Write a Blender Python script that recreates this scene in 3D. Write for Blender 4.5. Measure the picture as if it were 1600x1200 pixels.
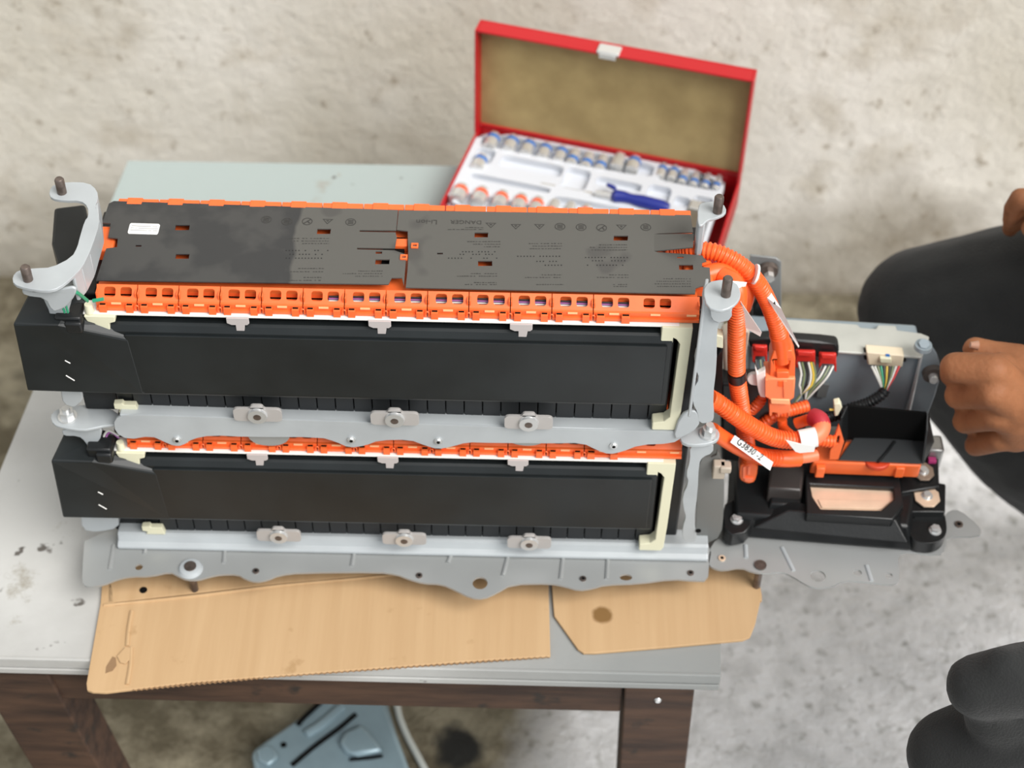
import bpy, math, random
from math import sin, cos, radians, pi
from mathutils import Vector, Matrix
from mathutils.geometry import tessellate_polygon

for o in list(bpy.data.objects):
    bpy.data.objects.remove(o)
random.seed(7)
S = bpy.context.scene
COL = S.collection

# ------------------------------------------------------------------ camera
FPX = 2700.0                                   # focal length in pixels of a 1600 px wide frame
CP = Vector((.364, -1.066, 1.04))
pch, rol, yaw = radians(46.65), radians(1.07), radians(-.23)
FW = Vector((sin(yaw)*cos(pch), cos(yaw)*cos(pch), -sin(pch)))
_r = Vector((cos(yaw), -sin(yaw), 0)); _u = _r.cross(FW)
RT = cos(rol)*_r + sin(rol)*_u
UP = -sin(rol)*_r + cos(rol)*_u
cam = bpy.data.cameras.new('camera'); camo = bpy.data.objects.new('camera', cam); COL.objects.link(camo)
M = Matrix((RT, UP, -FW)).transposed().to_4x4(); M.translation = CP
camo.matrix_world = M
cam.sensor_width = 36; cam.lens = FPX/1600*36; cam.clip_start = .05; cam.clip_end = 50
cam.dof.use_dof = True; cam.dof.focus_distance = 1.48; cam.dof.aperture_fstop = 5.2
S.camera = camo

# ------------------------------------------------------------------ world and sun
w = bpy.data.worlds.new('world'); S.world = w; w.use_nodes = True
bg = w.node_tree.nodes['Background']; bg.inputs[0].default_value = (.93, .97, 1, 1); bg.inputs[1].default_value = .5
sd = bpy.data.lights.new('daylight', 'SUN'); sd.energy = 2.75; sd.angle = radians(40); sd.color = (1, .97, .93)
so = bpy.data.objects.new('daylight', sd); COL.objects.link(so)
so.rotation_euler = Vector((-.57, .47, -.84)).to_track_quat('-Z', 'Y').to_euler()
S.view_settings.view_transform = 'Standard'; S.view_settings.look = 'None'
S.view_settings.gamma = 1; S.view_settings.use_curve_mapping = False
S.view_settings.exposure = .62

# ------------------------------------------------------------------ calibrated points: where a sight line meets a real plane
def ray(px, py): return FW + RT*((px-800)/FPX) - UP*((py-600)/FPX)
def PZ(px, py, z): d = ray(px, py); return CP + d*((z-CP.z)/d.z)
def PY(px, py, y): d = ray(px, py); return CP + d*((y-CP.y)/d.y)
def PX(px, py, x): d = ray(px, py); return CP + d*((x-CP.x)/d.x)

# ------------------------------------------------------------------ materials
def mat(name, col, rough=.5, metal=0, var=0, scale=20, bump=0, bscale=None, col2=None, spec=.5, coat=0, sheen=0, sss=0):
    m = bpy.data.materials.new(name); m.use_nodes = True
    nt = m.node_tree; b = nt.nodes['Principled BSDF']
    b.inputs['Base Color'].default_value = (*col, 1); b.inputs['Roughness'].default_value = rough
    b.inputs['Metallic'].default_value = metal; b.inputs['Specular IOR Level'].default_value = spec
    b.inputs['Coat Weight'].default_value = coat; b.inputs['Sheen Weight'].default_value = sheen
    if sss: b.inputs['Subsurface Weight'].default_value = sss; b.inputs['Subsurface Scale'].default_value = .01
    if var or col2 or bump:
        tc = nt.nodes.new('ShaderNodeTexCoord'); n = nt.nodes.new('ShaderNodeTexNoise')
        n.inputs['Scale'].default_value = scale; n.inputs['Detail'].default_value = 6
        nt.links.new(tc.outputs['Object'], n.inputs['Vector'])
        if var or col2:
            r = nt.nodes.new('ShaderNodeValToRGB')
            c2 = col2 or tuple(max(0, c*(1-var)) for c in col)
            r.color_ramp.elements[0].color = (*c2, 1); r.color_ramp.elements[1].color = (*col, 1)
            r.color_ramp.elements[0].position = .35; r.color_ramp.elements[1].position = .62
            nt.links.new(n.outputs['Fac'], r.inputs['Fac']); nt.links.new(r.outputs['Color'], b.inputs['Base Color'])
        if bump:
            n2 = nt.nodes.new('ShaderNodeTexNoise'); n2.inputs['Scale'].default_value = bscale or scale; n2.inputs['Detail'].default_value = 5
            nt.links.new(tc.outputs['Object'], n2.inputs['Vector'])
            bp = nt.nodes.new('ShaderNodeBump'); bp.inputs['Strength'].default_value = bump; bp.inputs['Distance'].default_value = .004
            nt.links.new(n2.outputs['Fac'], bp.inputs['Height']); nt.links.new(bp.outputs['Normal'], b.inputs['Normal'])
    return m

def nodes_mat(name, rough):
    m = bpy.data.materials.new(name); m.use_nodes = True
    nt = m.node_tree; b = nt.nodes['Principled BSDF']; b.inputs['Roughness'].default_value = rough
    tc = nt.nodes.new('ShaderNodeTexCoord'); geo = nt.nodes.new('ShaderNodeNewGeometry')
    def noise(sc, det=6, vec=None, rgh=.55):
        n = nt.nodes.new('ShaderNodeTexNoise'); n.inputs['Scale'].default_value = sc; n.inputs['Detail'].default_value = det
        n.inputs['Roughness'].default_value = rgh
        nt.links.new(vec or geo.outputs['Position'], n.inputs['Vector']); return n.outputs['Fac']
    def ramp(src, a, bb, ca=(0, 0, 0), cb=(1, 1, 1)):
        r = nt.nodes.new('ShaderNodeValToRGB'); e = r.color_ramp.elements
        e[0].position = a; e[1].position = bb; e[0].color = (*ca, 1); e[1].color = (*cb, 1)
        nt.links.new(src, r.inputs['Fac']); return r.outputs['Color']
    def mix(f, a, bb, mode='MIX'):
        x = nt.nodes.new('ShaderNodeMix'); x.data_type = 'RGBA'; x.blend_type = mode
        for i, s in ((0, f), (6, a), (7, bb)):
            if isinstance(s, (int, float)): x.inputs[i].default_value = s
            elif isinstance(s, tuple): x.inputs[i].default_value = (*s, 1)
            else: nt.links.new(s, x.inputs[i])
        return x.outputs[2]
    def math_(op, a, bb=0.0, clamp=False):
        x = nt.nodes.new('ShaderNodeMath'); x.operation = op; x.use_clamp = clamp
        for i, s in ((0, a), (1, bb)):
            if isinstance(s, (int, float)): x.inputs[i].default_value = s
            else: nt.links.new(s, x.inputs[i])
        return x.outputs[0]
    def sep():
        x = nt.nodes.new('ShaderNodeSeparateXYZ'); nt.links.new(geo.outputs['Position'], x.inputs[0]); return x.outputs
    def bump(src, st, dist=.004):
        bp = nt.nodes.new('ShaderNodeBump'); bp.inputs['Strength'].default_value = st; bp.inputs['Distance'].default_value = dist
        nt.links.new(src, bp.inputs['Height']); nt.links.new(bp.outputs['Normal'], b.inputs['Normal'])
    def color(c): nt.links.new(c, b.inputs['Base Color'])
    return m, noise, ramp, mix, math_, sep, bump, color

# wall: dirty whitewashed cement
WALL, noise, ramp, mix, math_, sep, bump, color = nodes_mat('whitewashed_wall', .9)
c = mix(ramp(noise(2.2), .38, .62), (.58, .54, .455), (.76, .725, .66))
c = mix(ramp(noise(9, 8), .52, .72), c, (.52, .47, .385))
c = mix(ramp(noise(36, 5, rgh=.7), .60, .70), c, (.36, .31, .24))
c = mix(ramp(noise(1.3, 2), .55, .75), c, (.70, .62, .57))
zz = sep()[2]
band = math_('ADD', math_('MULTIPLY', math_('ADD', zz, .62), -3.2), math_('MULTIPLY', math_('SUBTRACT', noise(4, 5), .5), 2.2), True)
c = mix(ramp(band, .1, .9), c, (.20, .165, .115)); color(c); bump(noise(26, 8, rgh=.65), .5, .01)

FLOOR, noise, ramp, mix, math_, sep, bump, color = nodes_mat('cement_floor', .85)
xyz = sep()
c = mix(ramp(noise(24, 8, rgh=.7), .36, .56), (.74, .74, .74), (.95, .95, .96))
c = mix(ramp(noise(60, 4), .58, .70), c, (.50, .50, .48))
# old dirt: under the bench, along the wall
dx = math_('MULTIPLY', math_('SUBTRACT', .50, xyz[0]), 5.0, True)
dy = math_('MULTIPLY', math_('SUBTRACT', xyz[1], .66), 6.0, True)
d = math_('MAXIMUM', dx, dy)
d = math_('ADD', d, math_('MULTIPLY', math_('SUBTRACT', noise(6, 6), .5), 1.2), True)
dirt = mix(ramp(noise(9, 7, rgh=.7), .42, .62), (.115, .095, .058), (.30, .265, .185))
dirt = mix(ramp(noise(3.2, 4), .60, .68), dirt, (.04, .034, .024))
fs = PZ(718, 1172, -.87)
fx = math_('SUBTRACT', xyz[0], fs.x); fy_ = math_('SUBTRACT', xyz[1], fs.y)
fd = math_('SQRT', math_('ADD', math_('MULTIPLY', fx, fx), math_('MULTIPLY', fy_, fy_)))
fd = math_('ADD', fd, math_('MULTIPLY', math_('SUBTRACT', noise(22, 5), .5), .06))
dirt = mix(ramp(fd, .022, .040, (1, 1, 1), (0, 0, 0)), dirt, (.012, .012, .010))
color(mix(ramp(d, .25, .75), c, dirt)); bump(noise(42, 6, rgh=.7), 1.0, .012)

BENCH, noise, ramp, mix, math_, sep, bump, color = nodes_mat('worn_bench_sheet', .55)
c = mix(ramp(noise(5, 7), .38, .62), (.38, .375, .36), (.485, .485, .47))
xyz = sep()
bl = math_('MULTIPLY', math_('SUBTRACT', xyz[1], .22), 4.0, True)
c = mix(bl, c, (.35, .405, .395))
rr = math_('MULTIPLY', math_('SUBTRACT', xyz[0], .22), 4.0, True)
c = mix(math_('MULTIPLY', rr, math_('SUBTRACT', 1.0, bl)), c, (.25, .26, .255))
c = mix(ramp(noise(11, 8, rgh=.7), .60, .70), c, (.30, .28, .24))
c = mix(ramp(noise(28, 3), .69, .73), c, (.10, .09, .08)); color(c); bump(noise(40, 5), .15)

WOOD, noise, ramp, mix, math_, sep, bump, color = nodes_mat('dark_wood', .75)
wv = bpy.data.materials['dark_wood'].node_tree
mp = wv.nodes.new('ShaderNodeMapping'); mp.inputs['Scale'].default_value = (6, 40, 40)
wv.links.new([n for n in wv.nodes if n.type == 'NEW_GEOMETRY'][0].outputs['Position'], mp.inputs[0])
c = mix(ramp(noise(1.5, 8, mp.outputs[0]), .35, .65), (.026, .013, .008), (.072, .037, .021))
c = mix(ramp(noise(22, 4), .62, .70), c, (.02, .014, .01)); color(c); bump(noise(2, 8, mp.outputs[0]), .4)

CARD, noise, ramp, mix, math_, sep, bump, color = nodes_mat('cardboard', .8)
wv = CARD.node_tree
mp = wv.nodes.new('ShaderNodeMapping'); mp.inputs['Scale'].default_value = (60, 3, 3)
wv.links.new([n for n in wv.nodes if n.type == 'NEW_GEOMETRY'][0].outputs['Position'], mp.inputs[0])
c = mix(ramp(noise(1.2, 5, mp.outputs[0]), .35, .65), (.465, .30, .155), (.505, .335, .18))
c = mix(ramp(noise(30, 4), .66, .74), c, (.40, .25, .12))
xyz = sep()
st = PZ(941, 961, -.366)
ddx = math_('SUBTRACT', xyz[0], st.x); ddy = math_('SUBTRACT', xyz[1], st.y)
dd = math_('SQRT', math_('ADD', math_('MULTIPLY', ddx, ddx), math_('MULTIPLY', ddy, ddy)))
dd = math_('ADD', dd, math_('MULTIPLY', math_('SUBTRACT', noise(90, 3), .5), .004))
c = mix(ramp(dd, .0085, .0115, (1, 1, 1), (0, 0, 0)), c, (.20, .105, .03)); color(c); bump(noise(1.2, 5, mp.outputs[0]), .12)

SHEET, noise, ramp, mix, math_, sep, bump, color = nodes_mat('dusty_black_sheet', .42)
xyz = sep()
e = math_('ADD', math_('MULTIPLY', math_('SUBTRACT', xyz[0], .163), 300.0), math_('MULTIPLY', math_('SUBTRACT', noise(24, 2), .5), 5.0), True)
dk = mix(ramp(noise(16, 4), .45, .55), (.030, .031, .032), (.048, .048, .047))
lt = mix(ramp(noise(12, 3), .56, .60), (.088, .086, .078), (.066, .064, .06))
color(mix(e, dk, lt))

CARTEX = CARD
ORANGE = mat('orange_plastic', (.90, .155, .035), .38, var=.12, scale=60)
ORANGE_HOSE = mat('orange_hose', (.88, .125, .022), .36)
PINK_TAPE = mat('crimson_tape', (.42, .02, .035), .5)
PEACH = mat('salmon_sleeve', (.90, .20, .09), .45)
BLACK = mat('black_plastic', (.010, .0112, .012), .36, spec=.38, var=.3, scale=30, bump=.04, bscale=300)
DUCT = mat('black_duct', (.014, .0172, .0185), .38, col2=(.009, .0112, .012), scale=14, bump=.05, bscale=20, spec=.35)
CELLM = mat('black_cell', (.012, .014, .016), .5)
DARK = mat('dark_recess', (.004, .004, .004), .8, spec=.1)
STEEL = mat('painted_bracket_steel', (.43, .46, .475), .38, metal=.1, col2=(.385, .41, .425), scale=18, bump=.05, bscale=60)
STEELB = mat('zinc_bracket_steel', (.35, .36, .36), .36, metal=.25, col2=(.305, .315, .31), scale=6)
GALV = mat('controller_case', (.27, .325, .36), .38, metal=.15, var=.12, scale=22)  # case metal with the shade on its front put into the colour
TABM = mat('taupe_plated_tab', (.44, .42, .405), .38, metal=.2)
CHROME = mat('chrome', (.74, .74, .72), .25, metal=.55)
ZINC = mat('zinc_bolt', (.62, .63, .63), .28, metal=.6)
RUST = mat('brown_stud', (.20, .16, .14), .4, metal=.7, var=.4, scale=120)
CREAM = mat('cream_plastic', (.70, .68, .50), .45)
WHITE = mat('white_plastic', (.80, .79, .76), .4)
MAUVE = mat('translucent_clip', (.47, .43, .42), .35)
PAPER = mat('white_paper', (.80, .79, .77), .7)
INK = mat('black_ink', (.012, .012, .012), .6)
FAINT = mat('faint_print', (.030, .029, .027), .35)
GREENW = mat('green_wire', (.02, .30, .16), .4)
VIOLET = mat('violet_wire', (.30, .10, .30), .4)
WIREW = mat('white_wire', (.62, .62, .58), .4)
WIREY = mat('yellow_wire', (.65, .45, .05), .4)
WIREG = mat('green_grey_wire', (.16, .20, .10), .4)
WIREB = mat('black_wire', (.012, .012, .012), .4)
WIRER = mat('red_wire', (.55, .02, .02), .4)
COPPER = mat('pale_copper', (.80, .60, .44), .35, metal=.3, var=.1, scale=40)
REDPLUG = mat('red_plug', (.62, .03, .02), .4)
RED = mat('red_enamel', (.47, .007, .012), .38)
LINING = mat('tan_lining', (.44, .33, .145), .8, col2=(.33, .24, .10), scale=18)
TRAYW = mat('white_tray', (.64, .665, .71), .45)
BLUE = mat('blue_band', (.010, .15, .50), .35)
OBAND = mat('orange_band', (.85, .10, .02), .35)
NAVY = mat('navy_handle', (.018, .03, .24), .3)
SKIN = mat('skin', (.33, .135, .06), .62, spec=.3, col2=(.25, .098, .042), scale=26, bump=.25, bscale=160, sss=.06)
NAIL = mat('nail', (.46, .25, .17), .35)
FABRIC = mat('black_trouser_cloth', (.015, .0158, .0155), .92, col2=(.009, .0095, .0095), scale=16, bump=.35, bscale=500, sheen=.1)
SHIRTM = mat('dark_shirt_cloth', (.03, .032, .04), .9, bump=.3, bscale=400)
HAIRM = mat('black_hair', (.008, .007, .006), .6)
BLUEGREY = mat('blue_grey_painted_part', (.27, .37, .42), .35, metal=.25, var=.15, scale=20)
CLEAR = mat('cloudy_tube', (.55, .58, .55), .25)
BROWNSH = mat('brown_sandal', (.08, .05, .03), .7)

# ------------------------------------------------------------------ mesh helpers
class MB:
    def __init__(s): s.v = []; s.f = []; s.m = []; s.mi = 0
    def add(s, vs, fs):
        n = len(s.v); s.v += [Vector(v) for v in vs]
        for f in fs: s.f.append([i+n for i in f]); s.m.append(s.mi)
        return s
    def box(s, x0, x1, y0, y1, z0, z1):
        return s.add([(x0,y0,z0),(x1,y0,z0),(x1,y1,z0),(x0,y1,z0),(x0,y0,z1),(x1,y0,z1),(x1,y1,z1),(x0,y1,z1)],
              [(0,3,2,1),(4,5,6,7),(0,1,5,4),(1,2,6,5),(2,3,7,6),(3,0,4,7)])
    def hexa(s, b, t):          # four bottom corners, four top corners
        return s.add(list(b)+list(t), [(0,3,2,1),(4,5,6,7),(0,1,5,4),(1,2,6,5),(2,3,7,6),(3,0,4,7)])
    def prism(s, outer, vec, holes=()):
        vec = Vector(vec); loops = [[Vector(p) for p in outer]]+[[Vector(p) for p in h] for h in holes]
        tris = tessellate_polygon(loops); flat = [p for l in loops for p in l]; n = len(flat)
        nb = len(s.v)
        fs = []
        for t in tris:
            nrm = (flat[t[1]]-flat[t[0]]).cross(flat[t[2]]-flat[t[0]])
            t = tuple(t) if nrm.dot(vec) < 0 else tuple(reversed(t))
            fs.append(t); fs.append(tuple(i+n for i in reversed(t)))
        k = 0
        for li, l in enumerate(loops):
            m = len(l)
            a = Vector()
            for i in range(m): a += l[i].cross(l[(i+1) % m])
            fwd = (a.dot(vec) > 0) == (li == 0)
            for i in range(m):
                i0, i1 = k+i, k+(i+1) % m
                fs.append((i0, i1, i1+n, i0+n) if fwd else (i1, i0, i0+n, i1+n))
            k += m
        return s.add(flat+[p+vec for p in flat], fs)
    def cyl(s, p0, p1, r0, r1=None, n=16):
        r1 = r0 if r1 is None else r1
        return s.rings([(Vector(p0), r0), (Vector(p1), r1)], n)
    def rings(s, pr, n=16, caps=True):
        pts = [Vector(p) for p, r in pr]
        t = (pts[-1]-pts[0]).normalized() if (pts[-1]-pts[0]).length > 1e-9 else Vector((0,0,1))
        ref = None; vs = []
        for i, (p, r) in enumerate(pr):
            a = pts[min(i+1, len(pts)-1)]-pts[max(i-1, 0)]
            if a.length > 1e-9: t = a.normalized()
            if ref is None:
                ref = t.orthogonal().normalized()
            ref = (ref - t*ref.dot(t)).normalized(); b = t.cross(ref)
            for k in range(n):
                an = 2*pi*k/n; vs.append(pts[i]+(ref*cos(an)+b*sin(an))*r)
        fs = []
        for i in range(len(pr)-1):
            for k in range(n):
                fs.append((i*n+k, i*n+(k+1) % n, (i+1)*n+(k+1) % n, (i+1)*n+k))
        if caps:
            fs.append(tuple(range(n-1, -1, -1))); fs.append(tuple((len(pr)-1)*n+k for k in range(n)))
        return s.add(vs, fs)
    def tube(s, pts, r, n=10, step=.004, rib=0, pitch=.0032, amp=.1):
        P = spline(pts, .0005 if rib else step)
        L = 0; pr = []
        for i, p in enumerate(P):
            if i: L += (P[i]-P[i-1]).length
            rr = r
            if rib: rr = r*(1+amp*max(-.8, min(.8, 1.6*sin(2*pi*L/pitch))))
            pr.append((p, rr))
        return s.rings(pr, n)
    def hexnut(s, c, ax, r, h): c = Vector(c); return s.cyl(c, c+Vector(ax).normalized()*h, r, r, 6)
    def capsule(s, p0, r0, p1, r1, n=14):
        p0 = Vector(p0); p1 = Vector(p1); t = (p1-p0).normalized(); pr = []
        for k in range(5): a = -pi/2+pi/2*k/5+.12; pr.append((p0+t*(r0*sin(a)), r0*cos(a)))
        pr.append((p0, r0)); pr.append((p0*.5+p1*.5, (r0+r1)/2)); pr.append((p1, r1))
        for k in range(1, 6): a = pi/2*k/5-.12*(k == 5); pr.append((p1+t*(r1*sin(a)), r1*cos(a)))
        return s.rings(pr, n)
    def build(s, name, m, parent=None, smooth=True, bevel=0, shift=True, label=None):
        ms = m if isinstance(m, (list, tuple)) else [m]
        lo = Vector([min(v[i] for v in s.v) for i in range(3)]); hi = Vector([max(v[i] for v in s.v) for i in range(3)])
        org = Vector(((lo.x+hi.x)/2, (lo.y+hi.y)/2, lo.z))
        me = bpy.data.meshes.new(name)
        me.from_pydata([tuple(v-org) for v in s.v], [], s.f)
        for x in ms: me.materials.append(x)
        for p, i in zip(me.polygons, s.m): p.material_index = i
        if smooth:
            for p in me.polygons: p.use_smooth = True
            me.set_sharp_from_angle(angle=radians(38))
        me.update()
        o = link(name, me, org, parent)
        if bevel:
            b = o.modifiers.new('bevel', 'BEVEL'); b.width = bevel; b.segments = 2; b.limit_method = 'ANGLE'; b.angle_limit = radians(40)
        if label: o['label'] = label
        return o

WORG = {}
def link(name, data, org, parent):
    o = bpy.data.objects.new(name, data); COL.objects.link(o)
    if parent is not None: o.parent = parent; o.location = org-WORG[parent.name]
    else: o.location = org
    WORG[o.name] = Vector(org)
    return o
def copy_to(src, delta, parent, name=None):
    o = src.copy(); COL.objects.link(o); o.parent = parent
    org = WORG[src.name]+Vector(delta); WORG[o.name] = org
    o.location = org-(WORG[parent.name] if parent is not None else Vector())
    return o
def empty(name, org, parent=None):
    return link(name, None, Vector(org), parent)
def tag(o, label, cat, group=None, kind=None):
    o['label'] = label; o['category'] = cat
    if group: o['group'] = group
    if kind: o['kind'] = kind
    return o
def spline(pts, step):
    pts = [Vector(p) for p in pts]
    if len(pts) == 2:
        n = max(2, int((pts[1]-pts[0]).length/step)); return [pts[0].lerp(pts[1], i/n) for i in range(n+1)]
    Q = [pts[0]*2-pts[1]]+pts+[pts[-1]*2-pts[-2]]; out = []
    for i in range(1, len(Q)-2):
        a, b, c, d = Q[i-1:i+3]; n = max(2, int((c-b).length/step))
        for k in range(n):
            t = k/n
            out.append(.5*((2*b)+(c-a)*t+(2*a-5*b+4*c-d)*t*t+(3*b-a-3*c+d)*t**3))
    out.append(pts[-1]); return out
def smooth2(poly, it=2):        # corner cutting of a closed outline
    for _ in range(it):
        q = []
        for i in range(len(poly)):
            a, b = poly[i], poly[(i+1) % len(poly)]
            q += [a*.75+b*.25, a*.25+b*.75]
        poly = q
    return poly
def circ(c, r, ax1, ax2, n=16, r2=None):
    c = Vector(c); a = Vector(ax1); b = Vector(ax2); r2 = r2 or r
    return [c+a*(r*cos(2*pi*k/n))+b*(r2*sin(2*pi*k/n)) for k in range(n)]
XA, YA, ZA = Vector((1,0,0)), Vector((0,1,0)), Vector((0,0,1))
def text_mesh(mb, body, size, org, xdir, ydir, thick=.0002):
    cu = bpy.data.curves.new('t', 'FONT'); cu.body = body; cu.size = size; cu.resolution_u = 2
    o = bpy.data.objects.new('t', cu); COL.objects.link(o)
    dg = bpy.context.evaluated_depsgraph_get(); me = bpy.data.meshes.new_from_object(o.evaluated_get(dg))
    org = Vector(org); n = xdir.cross(ydir).normalized()
    mb.add([org+xdir*v.co.x+ydir*v.co.y+n*thick for v in me.vertices], [tuple(p.vertices) for p in me.polygons])
    bpy.data.objects.remove(o); bpy.data.curves.remove(cu); bpy.data.meshes.remove(me)
# ================================================================== THE SETTING
FZ = -.87; BZ = -.37; WY = .95
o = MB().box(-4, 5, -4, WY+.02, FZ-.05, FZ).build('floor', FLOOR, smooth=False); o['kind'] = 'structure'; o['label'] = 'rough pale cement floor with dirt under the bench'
o = MB().box(-4, 5, WY, WY+.15, FZ, 2.2).build('wall_back', WALL, smooth=False); o['kind'] = 'structure'; o['label'] = 'dirty whitewashed cement wall behind the bench'

# ------------------------------------------------------------------ workbench
bl, br, fl, fr = Vector((-.137, .642, 0)), Vector((.622, .648, 0)), Vector((-.207, -.115, 0)), Vector((.568, -.117, 0))
bench = empty('workbench', ((bl+br+fl+fr)/4)+Vector((0, 0, FZ)))
tag(bench, 'low dark-wood workbench topped with worn grey sheet metal', 'workbench')
def zat(p, z): return Vector((p.x, p.y, z))
q = [fl, fr, br, bl]
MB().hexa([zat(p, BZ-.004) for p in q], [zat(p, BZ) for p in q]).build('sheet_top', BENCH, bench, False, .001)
MB().hexa([zat(p*.992+Vector((.001, .002, 0)), BZ-.022) for p in q], [zat(p*.992+Vector((.001, .002, 0)), BZ-.004) for p in q]).build('top_board', WOOD, bench, False)
ex = (fr-fl).normalized()
mb = MB(); a, b = fl-YA*.002, fr-YA*.002
mb.hexa([zat(a, BZ-.013), zat(b, BZ-.013), zat(b+YA*.0035, BZ-.013), zat(a+YA*.0035, BZ-.013)], [zat(a, BZ+.0008), zat(b, BZ+.0008), zat(b+YA*.0035, BZ+.0008), zat(a+YA*.0035, BZ+.0008)])
mb.build('edge_strip', BENCH, bench, False, .0008)
mb = MB(); mb.hexa([zat(a-YA*.001, BZ-.0225), zat(b-YA*.001, BZ-.0225), zat(b+YA*.003, BZ-.0225), zat(a+YA*.003, BZ-.0225)], [zat(a-YA*.001, BZ-.0145), zat(b-YA*.001, BZ-.0145), zat(b+YA*.003, BZ-.0145), zat(a+YA*.003, BZ-.0145)])
mb.build('edge_strip', BENCH, bench, False, .0008)
def bar(mbx, p0, p1, w, z0, z1):
    d = (p1-p0).normalized(); n = Vector((-d.y, d.x, 0))*w
    mbx.hexa([zat(p0, z0), zat(p1, z0), zat(p1+n, z0), zat(p0+n, z0)], [zat(p0, z1), zat(p1, z1), zat(p1+n, z1), zat(p0+n, z1)])
    return mbx
off = Vector((0, .008, 0))
bar(MB(), fl+ex*.03+off, fl+ex*.682+off, .03, BZ-.082, BZ-.024).build('front_rail', WOOD, bench, False, .0015)
bar(MB(), bl+Vector((.03, -.05, 0)), br+Vector((-.03, -.05, 0)), .03, BZ-.085, BZ-.024).build('back_rail', WOOD, bench, False, .0015)
dl = (bl-fl).normalized(); dr = (br-fr).normalized()
bar(MB(), fl+dl*.08+XA*.06, bl-dl*.09+XA*.06, .025, BZ-.08, BZ-.024).build('side_rail', WOOD, bench, False, .0015)
bar(MB(), fr+dr*.09-XA*.05, br-dr*.09-XA*.05, .025, BZ-.08, BZ-.024).build('side_rail', WOOD, bench, False, .0015)
def leg(p, wx, wy, dx=0, dy=0):
    t = [zat(p+Vector(v), BZ-.023) for v in ((0,0,0),(wx,0,0),(wx,wy,0),(0,wy,0))]
    b_ = [zat(v+Vector((dx, dy, 0)), FZ) for v in t]
    return MB().hexa(b_, t).build('leg', WOOD, bench, False, .002)
leg(Vector((.4765, -.113, 0)), .069, .05, .012)
leg(Vector((-.166, -.112, 0)), .072, .055, .062)
leg(Vector((-.10, .56, 0)), .07, .05, .02); leg(Vector((.53, .56, 0)), .07, .05, 0)
c = PY(1028, 1094, -.1135)
MB().cyl(c, c+Vector((0, -.002, 0)), .0038, .0025, 12).build('nail', ZINC, bench)

# ------------------------------------------------------------------ cardboard
cz = BZ+.0005
def card(mbx, pts, z=cz, th=.0035): return mbx.prism([PZ(x, y, z+th) - ZA*th for x, y in pts], ZA*th)
cl = empty('cardboard_sheet', PZ(500, 1000, cz)); tag(cl, 'long creased corrugated cardboard piece overhanging the bench front, under the pack', 'cardboard')
card(MB(), [(172,900),(160,905),(157,942),(135,1068),(136,1078),(145,1081),(165,1082),(300,1066),(430,1056),(640,1040),(762,1031),(860,1025),(857,905),(640,898),(430,917),(180,946)]).build('front_panel', CARD, cl, False, .0008)
card(MB(), [(168,942),(430,912),(640,893),(780,880),(700,850),(200,840),(170,880)]).build('back_panel', CARD, cl, False, .0008)
# raised crease line, fluted edge, torn flap, dent
mb = MB(); mb.tube([PZ(162,946,cz+.0035), PZ(300,932,cz+.0035), PZ(430,916,cz+.0035), PZ(560,904,cz+.0033), PZ(640,896,cz+.003)], .0016, 8); mb.build('crease', CARD, cl)
FLUTE = mat('cardboard_flute', (.25, .15, .075), .9)
mb = MB(); a = PZ(205,1079,cz+.0018); b = PZ(858,1026.5,cz+.0018); mid = PZ(430,1057.5,cz+.0018); n = 150
pts = [a.lerp(mid, i/55) for i in range(55)]+[mid.lerp(b, i/95) for i in range(96)]
zig = [p+Vector((0, -.0004, .0012*(1 if i % 2 else -1))) for i, p in enumerate(pts)]
for i in range(0, len(zig)-1):
    p, r_ = zig[i], zig[i+1]; e = Vector((0, 0, .0004)); y_ = Vector((0, .004, 0))
    mb.hexa([p-e, r_-e, r_-e+y_, p-e+y_], [p+e, r_+e, r_+e+y_, p+e+y_])
mb.build('fluting', FLUTE, cl, False)
mb = MB(); mb.prism([PZ(x, y, cz+.0042) for x, y in [(183,1026),(196,1012),(207,1013),(206,1028),(196,1038),(188,1036)]], ZA*.0012); mb.build('torn_flap', CARD, cl, False, .0004)
mb = MB(); mb.tube([PZ(x, y, cz+.0036) for x, y in [(206,955),(201,985),(199,1010)]], .0022, 8); mb.tube([PZ(x, y, cz+.0036) for x, y in [(205,1012),(204,1040),(199,1070)]], .0022, 8); mb.build('bulge', CARD, cl)
mb = MB(); mb.prism([PZ(x, y, cz+.0037) for x, y in [(165,1052),(166,1042),(176,1026),(181,1028),(182,1040),(176,1048)]], ZA*.0003); mb.build('torn_hole', FLUTE, cl, False)
mb = MB(); mb.prism(circ(PZ(224, 922, cz+.0037), .004, XA, YA, 12), ZA*.0003); mb.build('punched_hole', DARK, cl, False)
cr = empty('cardboard_sheet', PZ(1030, 960, cz)); tag(cr, 'small cardboard piece with a dark oil stain and cut corners beside the long one', 'cardboard')
card(MB(), [(862,905),(864,940),(866,962),(903,1014),(912,1020),(930,1020),(1040,1011),(1160,1000),(1172,995),(1180,975),(1189,935),(1189,920),(1178,885),(1150,870),(900,870)]).build('panel', CARD, cr, False, .0008)
mb = MB(); mb.tube([PZ(1188, 940, cz+.002), PZ(1188, 930, cz+.002), PZ(1186, 920, cz+.002)], .0015, 8); mb.build('folded_edge', CARD, cr)

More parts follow.
